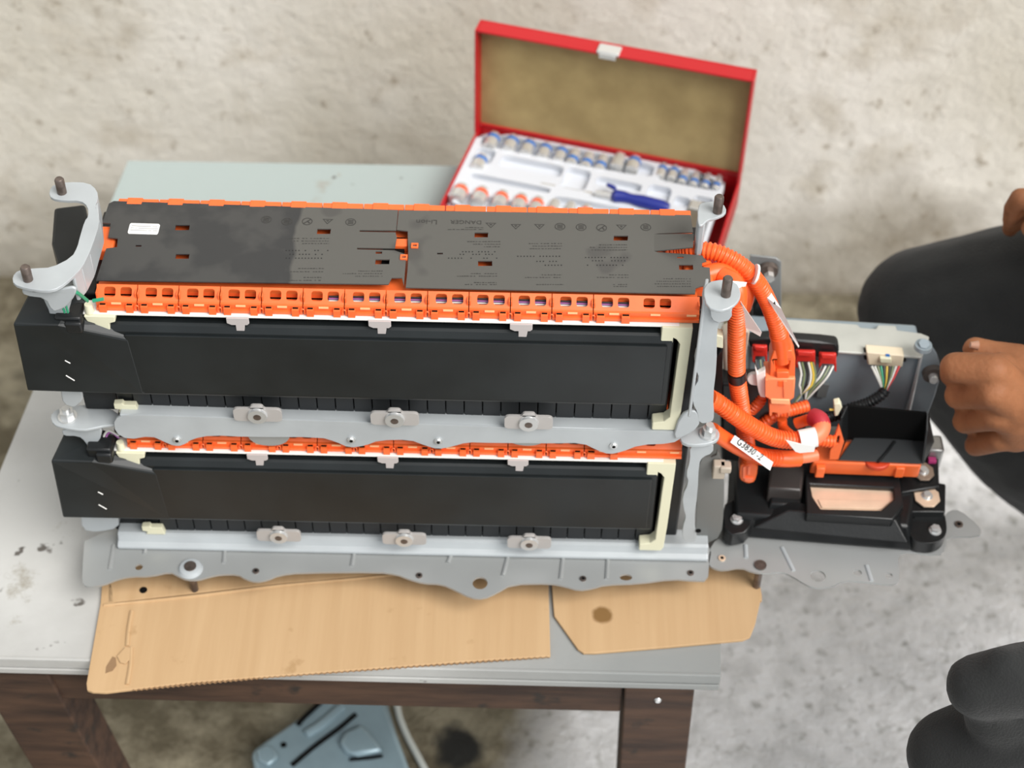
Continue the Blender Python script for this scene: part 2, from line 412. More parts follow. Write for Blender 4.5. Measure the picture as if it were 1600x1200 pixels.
# ------------------------------------------------------------------ metal part and tube on the floor under the bench
fp = empty('stamped_cover', PZ(500, 1150, FZ)); tag(fp, 'blue-grey stamped metal cover lying on the floor under the bench', 'metal cover')
zt = FZ+.035
out = [(392,1176),(398,1168),(470,1118),(492,1096),(540,1070),(600,1080),(618,1140),(640,1200),(620,1260),(470,1270),(400,1215)]
MB().prism([PZ(x, y, zt)-ZA*.03 for x, y in out], ZA*.03).build('cover_plate', BLUEGREY, fp, True, .006)
def fribbon(pts, r, m, nm, z=zt+.001): MB().tube([PZ(x, y, z) for x, y in pts], r, 8).build(nm, m, fp)
fribbon([(465,1133),(474,1122),(500,1098),(515,1082)], .0035, DARK, 'slot')
fribbon([(456,1196),(492,1166),(530,1138),(556,1116)], .003, DARK, 'slot')
fribbon([(546,1187),(580,1184),(598,1181)], .0022, DARK, 'slot')
mb = MB(); mb.prism([PZ(x, y, zt) for x, y in [(538,1150),(566,1136),(578,1150),(600,1178),(560,1186),(540,1180),(530,1165)]], ZA*.010); mb.build('raised_boss', BLUEGREY, fp, True, .005)
fribbon([(478,1148),(505,1130),(535,1104)], .006, BLUEGREY, 'rib')
mb = MB(); mb.prism([PZ(x, y, zt) for x, y in [(400,1176),(415,1166),(430,1172),(436,1186),(420,1200),(404,1192)]], ZA*.006); mb.build('corner_boss', BLUEGREY, fp, True, .003)
MB().prism(circ(PZ(443, 1164, zt+.0003), .004, XA, YA, 12), ZA*.0006).build('screw_hole', DARK, fp, False)
tb = MB().tube([PZ(x, y, FZ+h) for x, y, h in [(612,1060,.012),(618,1090,.010),(624,1120,.008),(636,1150,.006),(652,1180,.006),(668,1210,.006),(684,1240,.006)]], .0045, 10).build('clear_hose', CLEAR)
tag(tb, 'thin cloudy plastic hose lying against the stamped cover on the floor', 'hose')
# ================================================================== THE BATTERY PACK
pack = empty('battery_pack', (.3, .05, BZ)); tag(pack, 'two-tier hybrid car battery pack with black ducts, orange covers and orange cables on the bench', 'battery pack')
H = .179
def pk(mbx, name, m, parent=None, **k): return mbx.build(name, m, parent or pack, **k)

# ---- one tier: cells, covers, rails, clips, ducts
def window(cx, s0, w, h, A, U, V):
    q = []
    for sx, sy, a0 in ((1, 1, 0), (-1, 1, 90), (-1, -1, 180), (1, -1, 270)):
        for a in (0, 45, 90):
            an = radians(a0+a); q.append(A+U*(cx+sx*(w/2-.002)+.002*cos(an))+V*(s0+sy*(h/2-.002)+.002*sin(an)))
    return q
def cover_module(x0, w, wins, clips, pegs):
    mb = MB()
    A = Vector((x0, .0015, .0035)); U = XA; V = Vector((0, .0105, .0088)); L = V.length; V = V/L
    hs = [window(c, L*.53, .0098, .0085, A, U, V) for c in wins]
    mb.prism([A, A+U*w, A+U*w+V*L, A+V*L], Vector((0, .64, -.77))*.0014, hs)
    mb.box(x0, x0+.0011, .003, .013, -.002, .010); mb.box(x0+w-.0011, x0+w, .003, .013, -.002, .010)
    mb.box(x0, x0+w, -.0008, .003, -.0025, .0035)
    mb.box(x0, x0+w, -.003, .003, -.0045, -.0015)
    for c, cw in clips:
        mb.box(x0+c-cw/2, x0+c+cw/2, -.0052, .0015, -.0052, .0022)
    mb.mi = 1
    for c in pegs: mb.box(x0+c-.0042, x0+c+.0042, -.0018, .001, .0016, .0031)
    mb.mi = 2
    for c, cw in clips: mb.box(x0+c-cw/2+.0006, x0+c+cw/2-.0006, -.0032, -.0014, .00225, .0025)
    return mb
PEGC = mat('peach_peg', (.92, .48, .24), .4)
def tier(dz, first):
    T = Vector((0, 0, dz))
    def sh(mb):
        for v in mb.v: v.z += dz
        return mb
    names = 'upper' if first else 'lower'
    core = empty('cell_stack', (.26, .065, -.137+dz), pack); core['label'] = 'row of thin black battery cells, %s tier' % names
    pitch = .01685; c0 = None
    for i in range(29):
        x0 = .0135+i*pitch
        if c0 is None: c0 = sh(MB().box(x0, x0+pitch-.0011, .004, .124, -.137, -.0075)).build('cell', CELLM, core, False, .0004)
        else: copy_to(c0, (i*pitch, 0, 0), core)
    sh(MB().box(.0135, .502, .008, .120, -.134, -.008)).build('spacer_block', DARK, core, False)
    # orange terminal covers along the front
    row = sh(MB().box(-.001, .519, .006, .012, -.004, -.001)).build('cover_backing', ORANGE, pack, False)
    row['label'] = 'orange terminal cover row, %s tier' % names
    m0 = cover_module(0.0005, .0348, (.0115, .0255), ((.006, .006), (.029, .006)), (.0175,))
    sh(m0); b0 = m0.build('terminal_cover', [ORANGE, PEGC, DARK], row, False)
    for i in range(1, 12): copy_to(b0, (i*.0357, 0, 0), row)
    sh(cover_module(.0005+12*.0357, .0908, (.0115, .0255, .0475, .0615), ((.006, .007), (.0275, .007)), (.0175, .053, .084))).build('terminal_cover', [ORANGE, PEGC, DARK], row, False)
    # little arch latches between neighbouring covers
    l0 = MB()
    for i in range(12):
        x = .0005+(i+1)*.0357-.0005
        if i == 0:
            l0.tube([Vector((x-.0018, -.0035, -.003)), Vector((x-.0015, -.0035, .0012)), Vector((x, -.0035, .0024)), Vector((x+.0015, -.0035, .0012)), Vector((x+.0018, -.0035, -.003))], .0006, 6, .0015)
            l1 = sh(l0).build('latch', ORANGE, row)
        else: copy_to(l1, (i*.0357, 0, 0), row)
    # wires seen through the windows
    for k, m_ in enumerate((WIREW, VIOLET, WIREB)):
        sh(MB().tube([Vector((.20, .0085+.0012*k, .0015+.0014*k)), Vector((.33, .009+.0012*k, .002+.0014*k)), Vector((.47, .0085+.001*k, .0015+.0014*k))], .0008, 6, .01)).build('sense_wire', m_, row)
    # orange covers along the back, orange floor between, white rails
    sh(MB().box(-.001, .519, .013, .117, .0, .004)).build('cover_floor', ORANGE, pack, False)
    for i in range(14):
        x0 = .0005+i*.037
        if i == 0: bk = sh(MB().box(x0, x0+.0362, .1165, .1235, -.004, .0135).box(x0+.008, x0+.022, .115, .1242, .006, .0143)).build('rear_terminal_cover', ORANGE, row, False, .0006)
        else: copy_to(bk, (i*.037, 0, 0), row)
    sh(MB().box(-.012, .503, -.0062, .010, -.0072, -.0052)).build('white_rail', WHITE, pack, False, .0003)
    sh(MB().box(-.012, .503, .118, .128, -.0072, -.0052)).build('white_rail', WHITE, pack, False, .0003)
    # T-shaped clips hanging from the rail
    for i, cx in enumerate((.1235, .246, .368)):
        y_ = -.0066
        out = [Vector((cx+a, y_, b)) for a, b in ((-.011, -.006), (.0085, -.006), (.0085, -.012), (.0065, -.014), (.0045, -.014), (.0035, -.021), (-.0035, -.021), (-.0035, -.014), (-.0075, -.014), (-.011, -.012))]
        if i == 0: k0 = sh(MB().prism(out, Vector((0, -.0016, 0)))).build('rail_clip', MAUVE, pack, False, .0004); kx = cx
        else: copy_to(k0, (cx-kx, 0, 0), pack)
    # cream end frames
    if True:
        xr = .503
        out = [(.488,-.0055),(.5145,-.0055),(.5145,-.012),(.5135,-.100),(.5125,-.132),(.5105,-.137),(.4885,-.137),(.4885,-.128),(.4985,-.126),(.5035,-.120),(.5045,-.045),(.505,-.026),(.5015,-.020),(.4985,-.018),(.4985,-.024),(.488,-.024),(.488,-.014)]
        sh(MB().prism([Vector((x, -.0085, z)) for x, z in out], Vector((0, .012, 0)))).build('end_frame', CREAM, pack, False, .0008)
        sh(MB().box(.504, .513, .004, .126, -.137, -.006)).build('end_plate', BLACK, pack, False, .001)
        out = [(-.010,-.006),(.017,-.006),(.0165,-.012),(.011,-.014),(.0105,-.022),(-.001,-.022),(-.002,-.0145),(-.008,-.012)]
        sh(MB().prism([Vector((x, -.0095, z)) for x, z in out], Vector((0, .012, 0)))).build('end_clip', CREAM, pack, False, .0008)
        out = [(-.004,-.1255),(.004,-.1245),(.005,-.1265),(.016,-.1265),(.018,-.137),(-.001,-.137),(.001,-.133),(-.004,-.132)]
        sh(MB().prism([Vector((x, -.002, z)) for x, z in out], Vector((0, .006, 0)))).build('foot_clip', CREAM, pack, False, .0006)
        sh(MB().box(-.002, .0125, .006, .126, -.137, -.006)).build('end_plate', BLACK, pack, False, .001)
        sh(MB().box(.5135, .527, .012, .122, -.140, -.004)).build('gap_shade_block', BLACK, pack, False, .002)  # black blocks added to fill the end gaps with shade
        sh(MB().box(-.036, -.003, .012, .120, -.149, -.104)).build('gap_shade_block', BLACK, pack, False, .002)
        sh(MB().box(-.016, -.003, .016, .124, -.150, -.002)).build('gap_shade_block', BLACK, pack, False, .002)
        c_ = Vector((-.0055, -.004, 0.0005+dz)); mb = MB(); mb.cyl(c_-ZA*.006, c_+ZA*.003, .0042, .0034, 12); mb.build('cable_plug', CREAM, pack)
    # front air duct: ledge, panel, chute
    d = MB()
    prof = [(.003,-.0165),(-.004,-.0165),(-.0065,-.018),(-.0095,-.0235),(-.0095,-.1015),(-.008,-.105),(.003,-.1055)]
    d.prism([Vector((.002, y, z)) for y, z in prof], Vector((.496, 0, 0)))
    duct = sh(d).build('air_duct', DUCT, pack, False, .0015)
    rp = smooth2([Vector((.022, -.009, -.026)), Vector((.494, -.009, -.026)), Vector((.494, -.009, -.098)), Vector((.022, -.009, -.098))], 0)
    sh(MB().prism(rp, Vector((0, -.0028, 0)))).build('duct_panel', DUCT, duct, False, .0025)
    a = -.075
    b_ = [Vector((-.0715, -.0225, -.0885)), Vector((.030, -.0118, -.1015)), Vector((.030, .004, -.1015)), Vector((-.0715, .045, -.085))]
    t_ = [Vector((-.068, -.0225, -.004)), Vector((.026, -.0118, -.0315)), Vector((.026, .0, -.024)), Vector((-.056, .028, .004))]
    t2 = Vector((-.030, -.0215, -.0065)); t3 = Vector((-.018, .010, .001))
    ch = MB(); ch.add(b_+t_+[t2, t3], [(0,3,2,1), (0,1,5,8,4), (1,2,6,5), (2,3,7,9,6), (3,0,4,7), (4,8,9,7), (8,5,6,9)])
    sh(ch).build('duct_chute', DUCT, duct, False, .002)
    mb = MB(); x_, z_ = (-.0295, -.075)
    for k, (x1, z1, x2, z2) in enumerate(((-.033,-.066,-.0265,-.0725), (-.0305,-.047,-.0265,-.0505))):
        if k and first: pass
        mb.tube([Vector((x1, -.0232, z1)), Vector((x2, -.0232, z2))], .0005, 6, .01)
    sh(mb).build('moulded_mark', WHITE, duct)
    # sensor plug and leads beside the chute
    bc = PY(110, 497, -.012) if first else PY(158, 702, -.012)
    MB().box(bc.x-.013, bc.x+.010, -.016, .004, bc.z-.010, bc.z+.004).box(bc.x-.004, bc.x+.011, -.020, -.008, bc.z-.011, bc.z+.001).build('sensor_plug', BLACK, pack, True, .002)
    for k in range(2):
        if first: pts = [PY(101+5*k, 488, -.022), PY(96+6*k, 472-2*k, -.026), PY(104+4*k, 457+2*k, -.026), PY(118+2*k, 455+3*k, -.022), PY(137, 469+2*k, -.008)]
        else: pts = [PY(168+4*k, 702, -.008), PY(162+4*k, 684, 0), PY(170+3*k, 673+2*k, .002), PY(186, 681+3*k, -.002)]
        MB().tube(pts, .0011, 8, .002).build('sensor_wire', GREENW if first else (VIOLET if k else WIREW), pack)
    if first: MB().tube([PY(145, 470, -.006), PY(162, 467, -.0055)], .0016, 8).build('sensor_wire', GREENW, pack)
tier(0, True); tier(-H, False)

# ---- dark cover sheets on top, with slots and print
sz = .0142
def sheet(outer, holes, label):
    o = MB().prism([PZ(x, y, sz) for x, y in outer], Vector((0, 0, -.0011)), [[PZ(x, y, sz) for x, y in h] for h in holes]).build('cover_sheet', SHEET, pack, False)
    o['label'] = label; return o
def rect(cx, cy, w_, h_, sk=0): return [(cx-w_/2-sk, cy+h_/2), (cx+w_/2-sk, cy+h_/2), (cx+w_/2+sk, cy-h_/2), (cx-w_/2+sk, cy-h_/2)]
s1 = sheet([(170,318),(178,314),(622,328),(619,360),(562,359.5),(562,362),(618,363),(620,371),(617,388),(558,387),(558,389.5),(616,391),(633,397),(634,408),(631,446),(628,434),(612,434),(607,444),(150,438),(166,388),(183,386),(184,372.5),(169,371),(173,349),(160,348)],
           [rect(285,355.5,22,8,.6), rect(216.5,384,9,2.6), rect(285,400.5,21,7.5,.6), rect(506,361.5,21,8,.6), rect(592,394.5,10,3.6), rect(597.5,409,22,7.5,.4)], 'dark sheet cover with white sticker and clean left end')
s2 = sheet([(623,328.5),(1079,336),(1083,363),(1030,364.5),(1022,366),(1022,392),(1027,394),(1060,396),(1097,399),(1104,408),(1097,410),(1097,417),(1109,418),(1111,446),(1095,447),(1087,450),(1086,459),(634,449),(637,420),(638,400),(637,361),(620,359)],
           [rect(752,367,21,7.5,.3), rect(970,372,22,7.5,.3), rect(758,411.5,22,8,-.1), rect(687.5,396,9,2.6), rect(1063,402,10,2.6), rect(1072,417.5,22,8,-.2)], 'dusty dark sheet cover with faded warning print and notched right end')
fa, fb, fc, fd = PZ(1022,366,sz), PZ(1022,392,sz), PZ(1083,386,sz+.012), PZ(1084,365,sz+.010)
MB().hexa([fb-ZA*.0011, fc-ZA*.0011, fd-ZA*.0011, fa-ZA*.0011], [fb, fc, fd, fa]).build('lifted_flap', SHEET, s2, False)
MB().box(.243, .262, .045, .085, .0045, .008).build('seam_block', DARK, pack, False)
for (x, y) in ((648, 386), (631, 404)):
    c = PZ(x, y, sz-.001); MB().prism([c+Vector(v) for v in ((-.0032,-.003,0),(.0032,-.003,0),(.0032,.003,0),(-.0032,.003,0))], ZA*.0025, [[c+Vector(v) for v in ((-.0017,-.0014,0),(.0017,-.0014,0),(.0017,.0014,0),(-.0017,.0014,0))]]).build('latch_eye', ORANGE, pack, False, .0004)
c = PZ(627, 379, .010); MB().box(c.x-.007, c.x+.006, c.y-.006, c.y+.004, .004, .0115).build('seam_latch', ORANGE, pack, False, .001)
# white sticker
p = [PZ(x, y, sz+.0004) for x, y in ((203,350),(205,348.5),(248,349.8),(250,352),(247,364),(245,366.3),(201,365),(199.5,363))]
lb = MB().prism(p, Vector((0, 0, -.0003))).build('sticker', PAPER, s1, False)
mb = MB(); dxs = (p[3]-p[0]); dys = (p[7]-p[0])
for r_ in range(3):
    for k in range(18):
        if random.random() < .82:
            c = p[0]+dxs*(.08+.05*k)+dys*(.25+.25*r_)+ZA*.0002
            mb.add([c, c+XA*.0007, c+XA*.0007+YA*.0009, c+YA*.0009], [(0,1,2,3)])
mb.build('sticker_print', INK, lb, False)
# faded print: pictograms and lines of text, upside down as seen from here
def pic(mb, c, kind, r):
    tri = [c+Vector((r*1.15*cos(a), r*.95*sin(a), 0)) for a in (radians(-90), radians(30), radians(150))]
    if kind == 't':
        inn = [c+(q_-c)*.74 for q_ in tri]; mb.prism(tri, ZA*.00012, [inn]); mb.prism([c+(q_-c)*.3 for q_ in tri], ZA*.00012)
    else:
        mb.prism(circ(c, r, XA, YA, 20), ZA*.00012, [circ(c, r*.84, XA, YA, 20)])
        if kind == 'x': mb.prism([c+Vector(v)*r for v in ((-.65,-.5,0),(-.5,-.65,0),(.65,.5,0),(.5,.65,0))], ZA*.00012); mb.prism([c+Vector(v)*r for v in ((.4,-.6,0),(.6,-.4,0),(.2,.1,0),(.05,-.1,0))], ZA*.00012)
        else:
            for k in (-.4, 0, .4): mb.prism([c+Vector(v)*r for v in ((-.55,k-.1,0),(.55,k-.1,0),(.45,k+.12,0),(-.5,k+.12,0))], ZA*.00012)
def lines(mb, x0, x1, y0, n, dy, cw):
    for k in range(n):
        x = x0+random.uniform(0, 30)
        while x < x1:
            w_ = random.uniform(.5, 1)*cw; a, b = PZ(x, y0+dy*k, sz+.00015), PZ(min(x+w_, x1), y0+dy*k, sz+.00015); h_ = .0009*random.uniform(.7, 1.2)
            mb.add([a, b, b+YA*h_, a+YA*h_], [(0,1,2,3)]); x += w_+random.uniform(.6, 2)*(3 if random.random() < .12 else 1)
for sh_, pics, txt, dots in ((s1, [(416,343,'c'),(448,346,'c'),(480,346,'x'),(512,345,'t'),(548,347,'c')], [(446,514,373,3,4,4),(446,506,420,2,5,4),(446,502,434,2,4.5,4),(534,598,424,3,4,3),(285,300,347,1,3,4)], [(446,512,392,1),(452,508,398,1),(446,508,404,1)]),
                             (s2, [(767,351,'t'),(806,353,'t'),(843,353,'t'),(875,354,'c'),(908,355,'c'),(940,356,'x'),(971,354,'t'),(1009,355,'c')], [(730,782,378,3,4,4),(803,878,381,3,4,4),(912,980,383,3,4,4),(710,778,428,2,4,4),(820,878,430,2,4,4),(925,982,430,2,4,4),(716,776,442,2,3,4),(830,880,445,1,3,4),(936,980,445,2,3,4),(1018,1080,436,4,4,3)],
                              [(722,780,394,1),(718,780,398,1),(700,780,404,1),(803,878,401,1),(838,878,409,1),(846,878,415,1),(914,980,403,1),(925,980,408,1),(912,980,415,1)])):
    mb = MB()
    for x, y, k in pics: pic(mb, PZ(x, y, sz+.00005), k, .0048)
    for t in txt: lines(mb, *t)
    if sh_ is s2:
        text_mesh(mb, 'Li-ion', .0085, PZ(684, 344, sz), -XA, -YA); text_mesh(mb, 'DANGER', .0070, PZ(753, 345, sz), -XA, -YA)
        lines(mb, 699, 755, 356, 2, 3, 7)
    mb.build('faded_print', FAINT, sh_, False)
    mb = MB()
    for x0, x1, y, n in dots:
        x = x0
        while x < x1:
            if random.random() < .8: c = PZ(x, y, sz+.00018); mb.add([c, c+XA*.0012, c+XA*.0012+YA*.0012, c+YA*.0012], [(0,1,2,3)])
            x += 5
    mb.build('bold_print', INK, sh_, False)

# orange insulator blocks at the stack ends
mb = MB(); c = PZ(158, 380, .004); mb.box(c.x-.006, c.x+.014, .058, .090, -.014, .010); mb.box(c.x, c.x+.012, .050, .058, -.02, -.002); mb.build('insulator', ORANGE, pack, True, .002)
mb = MB(); mb.box(.508, .534, .030, .066, -.012, .008); mb.box(.512, .545, .018, .052, -.022, -.006); mb.build('insulator', ORANGE, pack, True, .003)
c = PZ(150, 388, -.02); mb = MB(); mb.box(.508, .522, .014, .04, -.03, -.004); mb.build('terminal_strap', COPPER, pack, True, .002)

# rear air duct end
mb = MB(); p = [PZ(x, y, .0) for x, y in ((84,324),(133,318),(140,350),(128,420),(90,412),(80,378))]
mb.prism(p, Vector((0, 0, -.10))); mb.build('rear_duct', DUCT, pack, False, .003)

# ---- brackets
def plateY(px, y, th, name='bracket', m=STEEL, holes=(), bev=.0012, sm=1, label=None):
    poly = [PY(a, b, y) for a, b in px]
    if sm: poly = smooth2(poly, sm)
    return MB().prism(poly, Vector((0, th, 0)), holes).build(name, m, pack, True, bev, label=label)
def plateZ(px, z, th, name='bracket', m=STEEL, holes=(), bev=.0012, sm=1, label=None):
    poly = [PZ(a, b, z) for a, b in px]
    if sm: poly = smooth2(poly, sm)
    return MB().prism(poly, Vector((0, 0, -th)), holes).build(name, m, pack, True, bev, label=label)
def stud(px, py, z, h, r=.0042, m=RUST, nm='stud'):
    c = PZ(px, py, z); mb = MB(); mb.rings([(c-ZA*.004, r), (c+ZA*(h-.0015), r), (c+ZA*h, r*.75)], 14); mb.build(nm, m, pack)
def bolt(px, py, y, r=.0038, m=ZINC, washer=0):
    c = PY(px, py, y); mb = MB(); mb.cyl(c, c-YA*.0016, r, r, 16); mb.hexnut(c-YA*.0016, (0,-1,0), r*.72, .0012); mb.mi = 1; mb.cyl(c-YA*.0028, c-YA*.003, r*.45, r*.45, 10); mb.build('bolt', [m, DARK], pack)

# left top bracket: two pads joined by a folded arm
plateZ([(76,300),(83,288),(105,284),(138,285),(152,297),(153,312),(148,322),(154,336),(155,350),(148,372),(140,394),(128,418),(112,434),(92,450),(72,455),(40,450),(21,444),(19,432),(28,422),(52,419),(80,418),(112,402),(121,385),(124,372),(132,345),(138,338),(137,322),(126,313),(100,313),(80,310)], .05, .003, 'top_bracket', label='pale painted left bracket with two stud pads')
pa = [PZ(x, y, .048) for x, y in ((152,300),(153,318),(155,342),(140,394),(128,418),(116,432))]
mb = MB()
for a, b in zip(pa, pa[1:]): mb.hexa([a-ZA*.028, b-ZA*.028, b-ZA*.028-XA*.003, a-ZA*.028-XA*.003], [a, b, b-XA*.003, a-XA*.003])
mb.build('bracket_flange', STEEL, pack, True, .001)
plateY([(33,452),(70,456),(92,452),(120,448),(118,462),(104,480),(92,486),(80,486),(70,466),(36,462)], -.028, .003, 'bracket_flange')
plateY([(60,452),(118,430),(112,470),(106,490),(118,560),(128,612),(130,625),(118,638),(98,632),(94,610),(92,560),(80,495)], -.010, .004, 'bracket_leg')
stud(97, 301, .05, .016); stud(44, 437, .05, .015)
# left middle foot with nut
plateZ([(78,650),(86,640),(105,636),(130,632),(150,634),(185,642),(190,664),(168,664),(150,668),(130,672),(100,668),(83,663)], -.150, .003, 'foot_plate', bev=.0008)
plateY([(96,672),(150,662),(160,670),(156,690),(140,704),(132,690),(122,682),(98,682)], -.006, .01, 'foot_web')
c = PZ(106, 652, -.150); mb = MB(); mb.cyl(c, c+ZA*.002, .0095, .009, 20); mb.hexnut(c+ZA*.002, ZA, .0068, .007); mb.cyl(c, c+ZA*.013, .0036, .0036, 12); mb.build('nut', ZINC, pack)
plateY([(126,800),(168,800),(184,806),(186,826),(150,832),(128,828)], .004, .012, 'foot_web')

# middle rail
MR = [(190,640),(178,655),(180,676),(200,687),(236,681),(256,690),(272,697),(286,696),(300,686),(330,680),(390,683),(500,683),(524,690),(546,700),(572,696),(592,688),(640,687),(664,696),(684,702),(706,698),(730,691),(760,692),(860,693),(910,692),(934,704),(952,710),(972,706),(1000,695),(1050,693),(1066,684),(1072,672),(1060,668)]
RY = -.0095
poly = [PY(a, b, RY) for a, b in MR]
mb = MB(); mb.prism(smooth2(poly[1:-1]+[PY(1064,675,RY), PY(900,671,RY), PY(600,661,RY), PY(300,651,RY), PY(196,648,RY)], 1), Vector((0, .0022, 0)))
mb.build('middle_rail', STEEL, pack, True, .001)
mb = MB(); a, b = PY(186, 648, RY+.0005), PY(1068, 675, RY+.0005)
mb.hexa([a-ZA*.003, b-ZA*.003, b-ZA*.003+YA*.028, a-ZA*.003+YA*.028], [a, b, b+YA*.028, a+YA*.028]); mb.build('rail_top', STEEL, pack, True, .002)
mb = MB(); mb.hexa([a-ZA*.003+YA*.07, b-ZA*.003+YA*.07, b-ZA*.003+YA*.14, a-ZA*.003+YA*.14], [a+YA*.07, b+YA*.07, b+YA*.14, a+YA*.14]); mb.build('rail_top', STEEL, pack, True, .002)
for x in (420, 822): plateY([(x-35,675),(x+35,677),(x+30,690),(x+14,697),(x-14,696),(x-30,688)], -.0066, .0008, 'rail_tab', STEELB, sm=2)
for x, y in ((277,686),(549,686),(685,688),(959,695)): bolt(x, y, RY)
# mounting tabs with threaded collars
def tab(px, py, y, sc=1.0):
    c = PY(px, py, y)
    q = []
    for cx_, cz_, a0, a1, r_ in ((.0180, -.0045, -90, 0, .004), (.0180, .0040, 0, 90, .004), (.0085, .0105, 270, 180, .0025), (.0030, .0095, 0, 90, .003), (-.0030, .0095, 90, 180, .003), (-.0085, .0105, 0, -90, .0025), (-.0180, .0040, 90, 180, .004), (-.0180, -.0045, 180, 270, .004)):
        for k in range(4):
            an = radians(a0+(a1-a0)*k/3); q.append(c+Vector(((cx_+r_*cos(an))*sc, 0, (cz_+r_*sin(an))*sc)))
    t = MB().prism(q, Vector((0, -.003, 0))).build('mounting_tab', TABM, pack, True, .0008)
    mb = MB(); e = c-YA*.003; mb.rings([(e, .0092*sc), (e-YA*.0028, .0086*sc)], 24); mb.mi = 1; mb.cyl(e-YA*.0028, e-YA*.0031, .0036*sc, .0036*sc, 14)
    mb.build('collar', [CHROME if 0 else ZINC, RUST], t)
for x, y in ((403,645),(617,651),(826,657)): tab(x, y, -.0105)
for x, y in ((436,834),(632,839),(827,845)): tab(x, y, -.0105, .98)

# right brackets: posts at the front, a pad at the back
RP = plateY([(1097,452),(1108,449),(1140,450),(1146,468),(1143,492),(1124,503),(1120,520),(1120,570),(1114,620),(1116,650),(1113,660),(1092,662),(1090,645),(1082,630),(1083,608),(1093,592),(1086,575),(1085,555),(1094,535),(1098,500)], -.012, .004, 'post')
RP['label'] = 'scalloped upper right bracket post'
plateZ([(1098,455),(1106,440),(1128,436),(1150,440),(1158,455),(1156,468),(1144,480),(1125,486),(1105,480)], .05, .003, 'top_bracket', label='pale right front bracket pad with stud')
plateY([(1108,478),(1143,478),(1144,500),(1124,506),(1110,500)], -.016, .003, 'bracket_flange')
pz = [PZ(x, y, .049) for x, y in ((1103,445),(1100,478))]
mb = MB(); a, b = pz; a = a+YA*.008; b = b+YA*.012; mb.hexa([a-ZA*.15, b-ZA*.15, b-ZA*.15+XA*.003, a-ZA*.15+XA*.003], [a, b, b+XA*.003, a+XA*.003]); mb.build('post_side', STEEL, pack, True, .001)
stud(1134, 461, .05, .02)
plateZ([(1090,322),(1098,315),(1125,314),(1135,324),(1134,334),(1120,340),(1106,343),(1098,352),(1090,352)], .05, .003, 'top_bracket', label='pale right rear bracket pad with stud')
a, b = PZ(1091, 349, .049), PZ(1103, 349, .049); MB().box(a.x, b.x, a.y, a.y+.014, .006, .0475).build('post_side', STEEL, pack, True, .002)
stud(1121, 331, .05, .018)
plateZ([(1060,680),(1078,672),(1100,664),(1120,668),(1126,680),(1118,690),(1095,695),(1068,694)], -.150, .004, 'foot_plate', bev=.001)
plateY([(1062,650),(1084,640),(1094,650),(1092,668),(1072,682),(1050,688)], -.012, .004, 'foot_web')
c = PZ(1107, 679, -.150); mb = MB(); mb.cyl(c, c+ZA*.002, .0088, .0085, 20); mb.hexnut(c+ZA*.002, ZA, .0064, .007); mb.cyl(c, c+ZA*.014, .0036, .0036, 12); mb.build('nut', ZINC, pack)
LP = plateY([(1078,697),(1092,694),(1115,694),(1114,708),(1098,714),(1092,725),(1090,770),(1084,815),(1090,845),(1075,849),(1066,842),(1067,822),(1072,808),(1068,795),(1066,775),(1076,755),(1072,740),(1078,720)], -.010, .004, 'post')
LP['label'] = 'scalloped lower right bracket post'
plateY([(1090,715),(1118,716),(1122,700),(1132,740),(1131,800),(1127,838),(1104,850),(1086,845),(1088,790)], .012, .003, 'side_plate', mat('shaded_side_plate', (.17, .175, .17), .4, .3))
mb = MB(); c = PY(1123, 735, .006); mb.box(c.x-.006, c.x+.006, .002, .012, c.z-.009, c.z+.010); mb.box(c.x, c.x+.011, .0, .01, c.z+.002, c.z+.010); mb.build('clip_block', mat('beige_clip', (.42, .36, .29), .5), pack, True, .0015)
c = PY(1091, 829, -.0105); MB().cyl(c, c-YA*.0006, .0028, .0028, 12).build('bolt_hole', DARK, pack)

# base frame: ledge and scalloped front flange
prof = [(.02,-.3165),(.001,-.3165),(-.002,-.318),(-.005,-.3245),(-.010,-.327),(-.010,-.331),(.02,-.331)]
MB().prism([Vector((-.030, y, z)) for y, z in prof], Vector((.588, 0, 0))).build('base_ledge', STEEL, pack, False, .0015)
FL = [(133,828),(128,900),(130,914),(140,917),(160,914),(185,904),(205,900),(235,900),(266,893),(278,900),(292,906),(310,906),(326,901),(345,897),(372,897),(384,905),(400,909),(418,906),(436,898),(470,894),(590,893),(620,897),(640,905),(662,911),(690,912),(712,922),(736,934),(756,935),(776,926),(800,912),(860,911),(884,916),(905,922),(926,919),(945,913),(1000,911),(1050,904),(1085,907),(1106,907),(1108,880),(1112,858),(1096,846),(900,843),(600,832),(300,822)]
fz = -.332
hl = [circ(PZ(750,911,fz), .0075, XA, YA, 20), circ(PZ(217,886,fz), .0038, XA, YA, 12), circ(PZ(978,902,fz), .0062, XA, YA, 14, .004)]
bf = plateZ(FL, fz, .0025, 'base_flange', STEELB, hl, bev=0, sm=1, label='scalloped grey steel front flange with bolt holes')
def zbolt(px, py, z, r=.0032, par=None, m=RUST, h=.0015):
    c = PZ(px, py, z); mb = MB(); mb.cyl(c, c+ZA*h, r, r, 14); mb.mi = 1; mb.cyl(c+ZA*h, c+ZA*(h+.0003), r*.5, r*.5, 10); return mb.build('bolt', [m, DARK], par or pack)
for x, y in ((400,893),(655,900),(911,905),(1079,896)): zbolt(x, y, fz, par=bf)
# raised pressing lines of the flange
for x0, y0, x1, y1 in ((178,852,172,890),(232,838,226,866),(352,852,350,880),(556,850,550,885),(700,880,712,850),(796,862,786,900),(880,870,876,905),(950,872,948,905)):
    MB().tube([PZ(x0, y0, fz), PZ(x1, y1, fz)], .0022, 8).build('pressing', STEELB, bf)
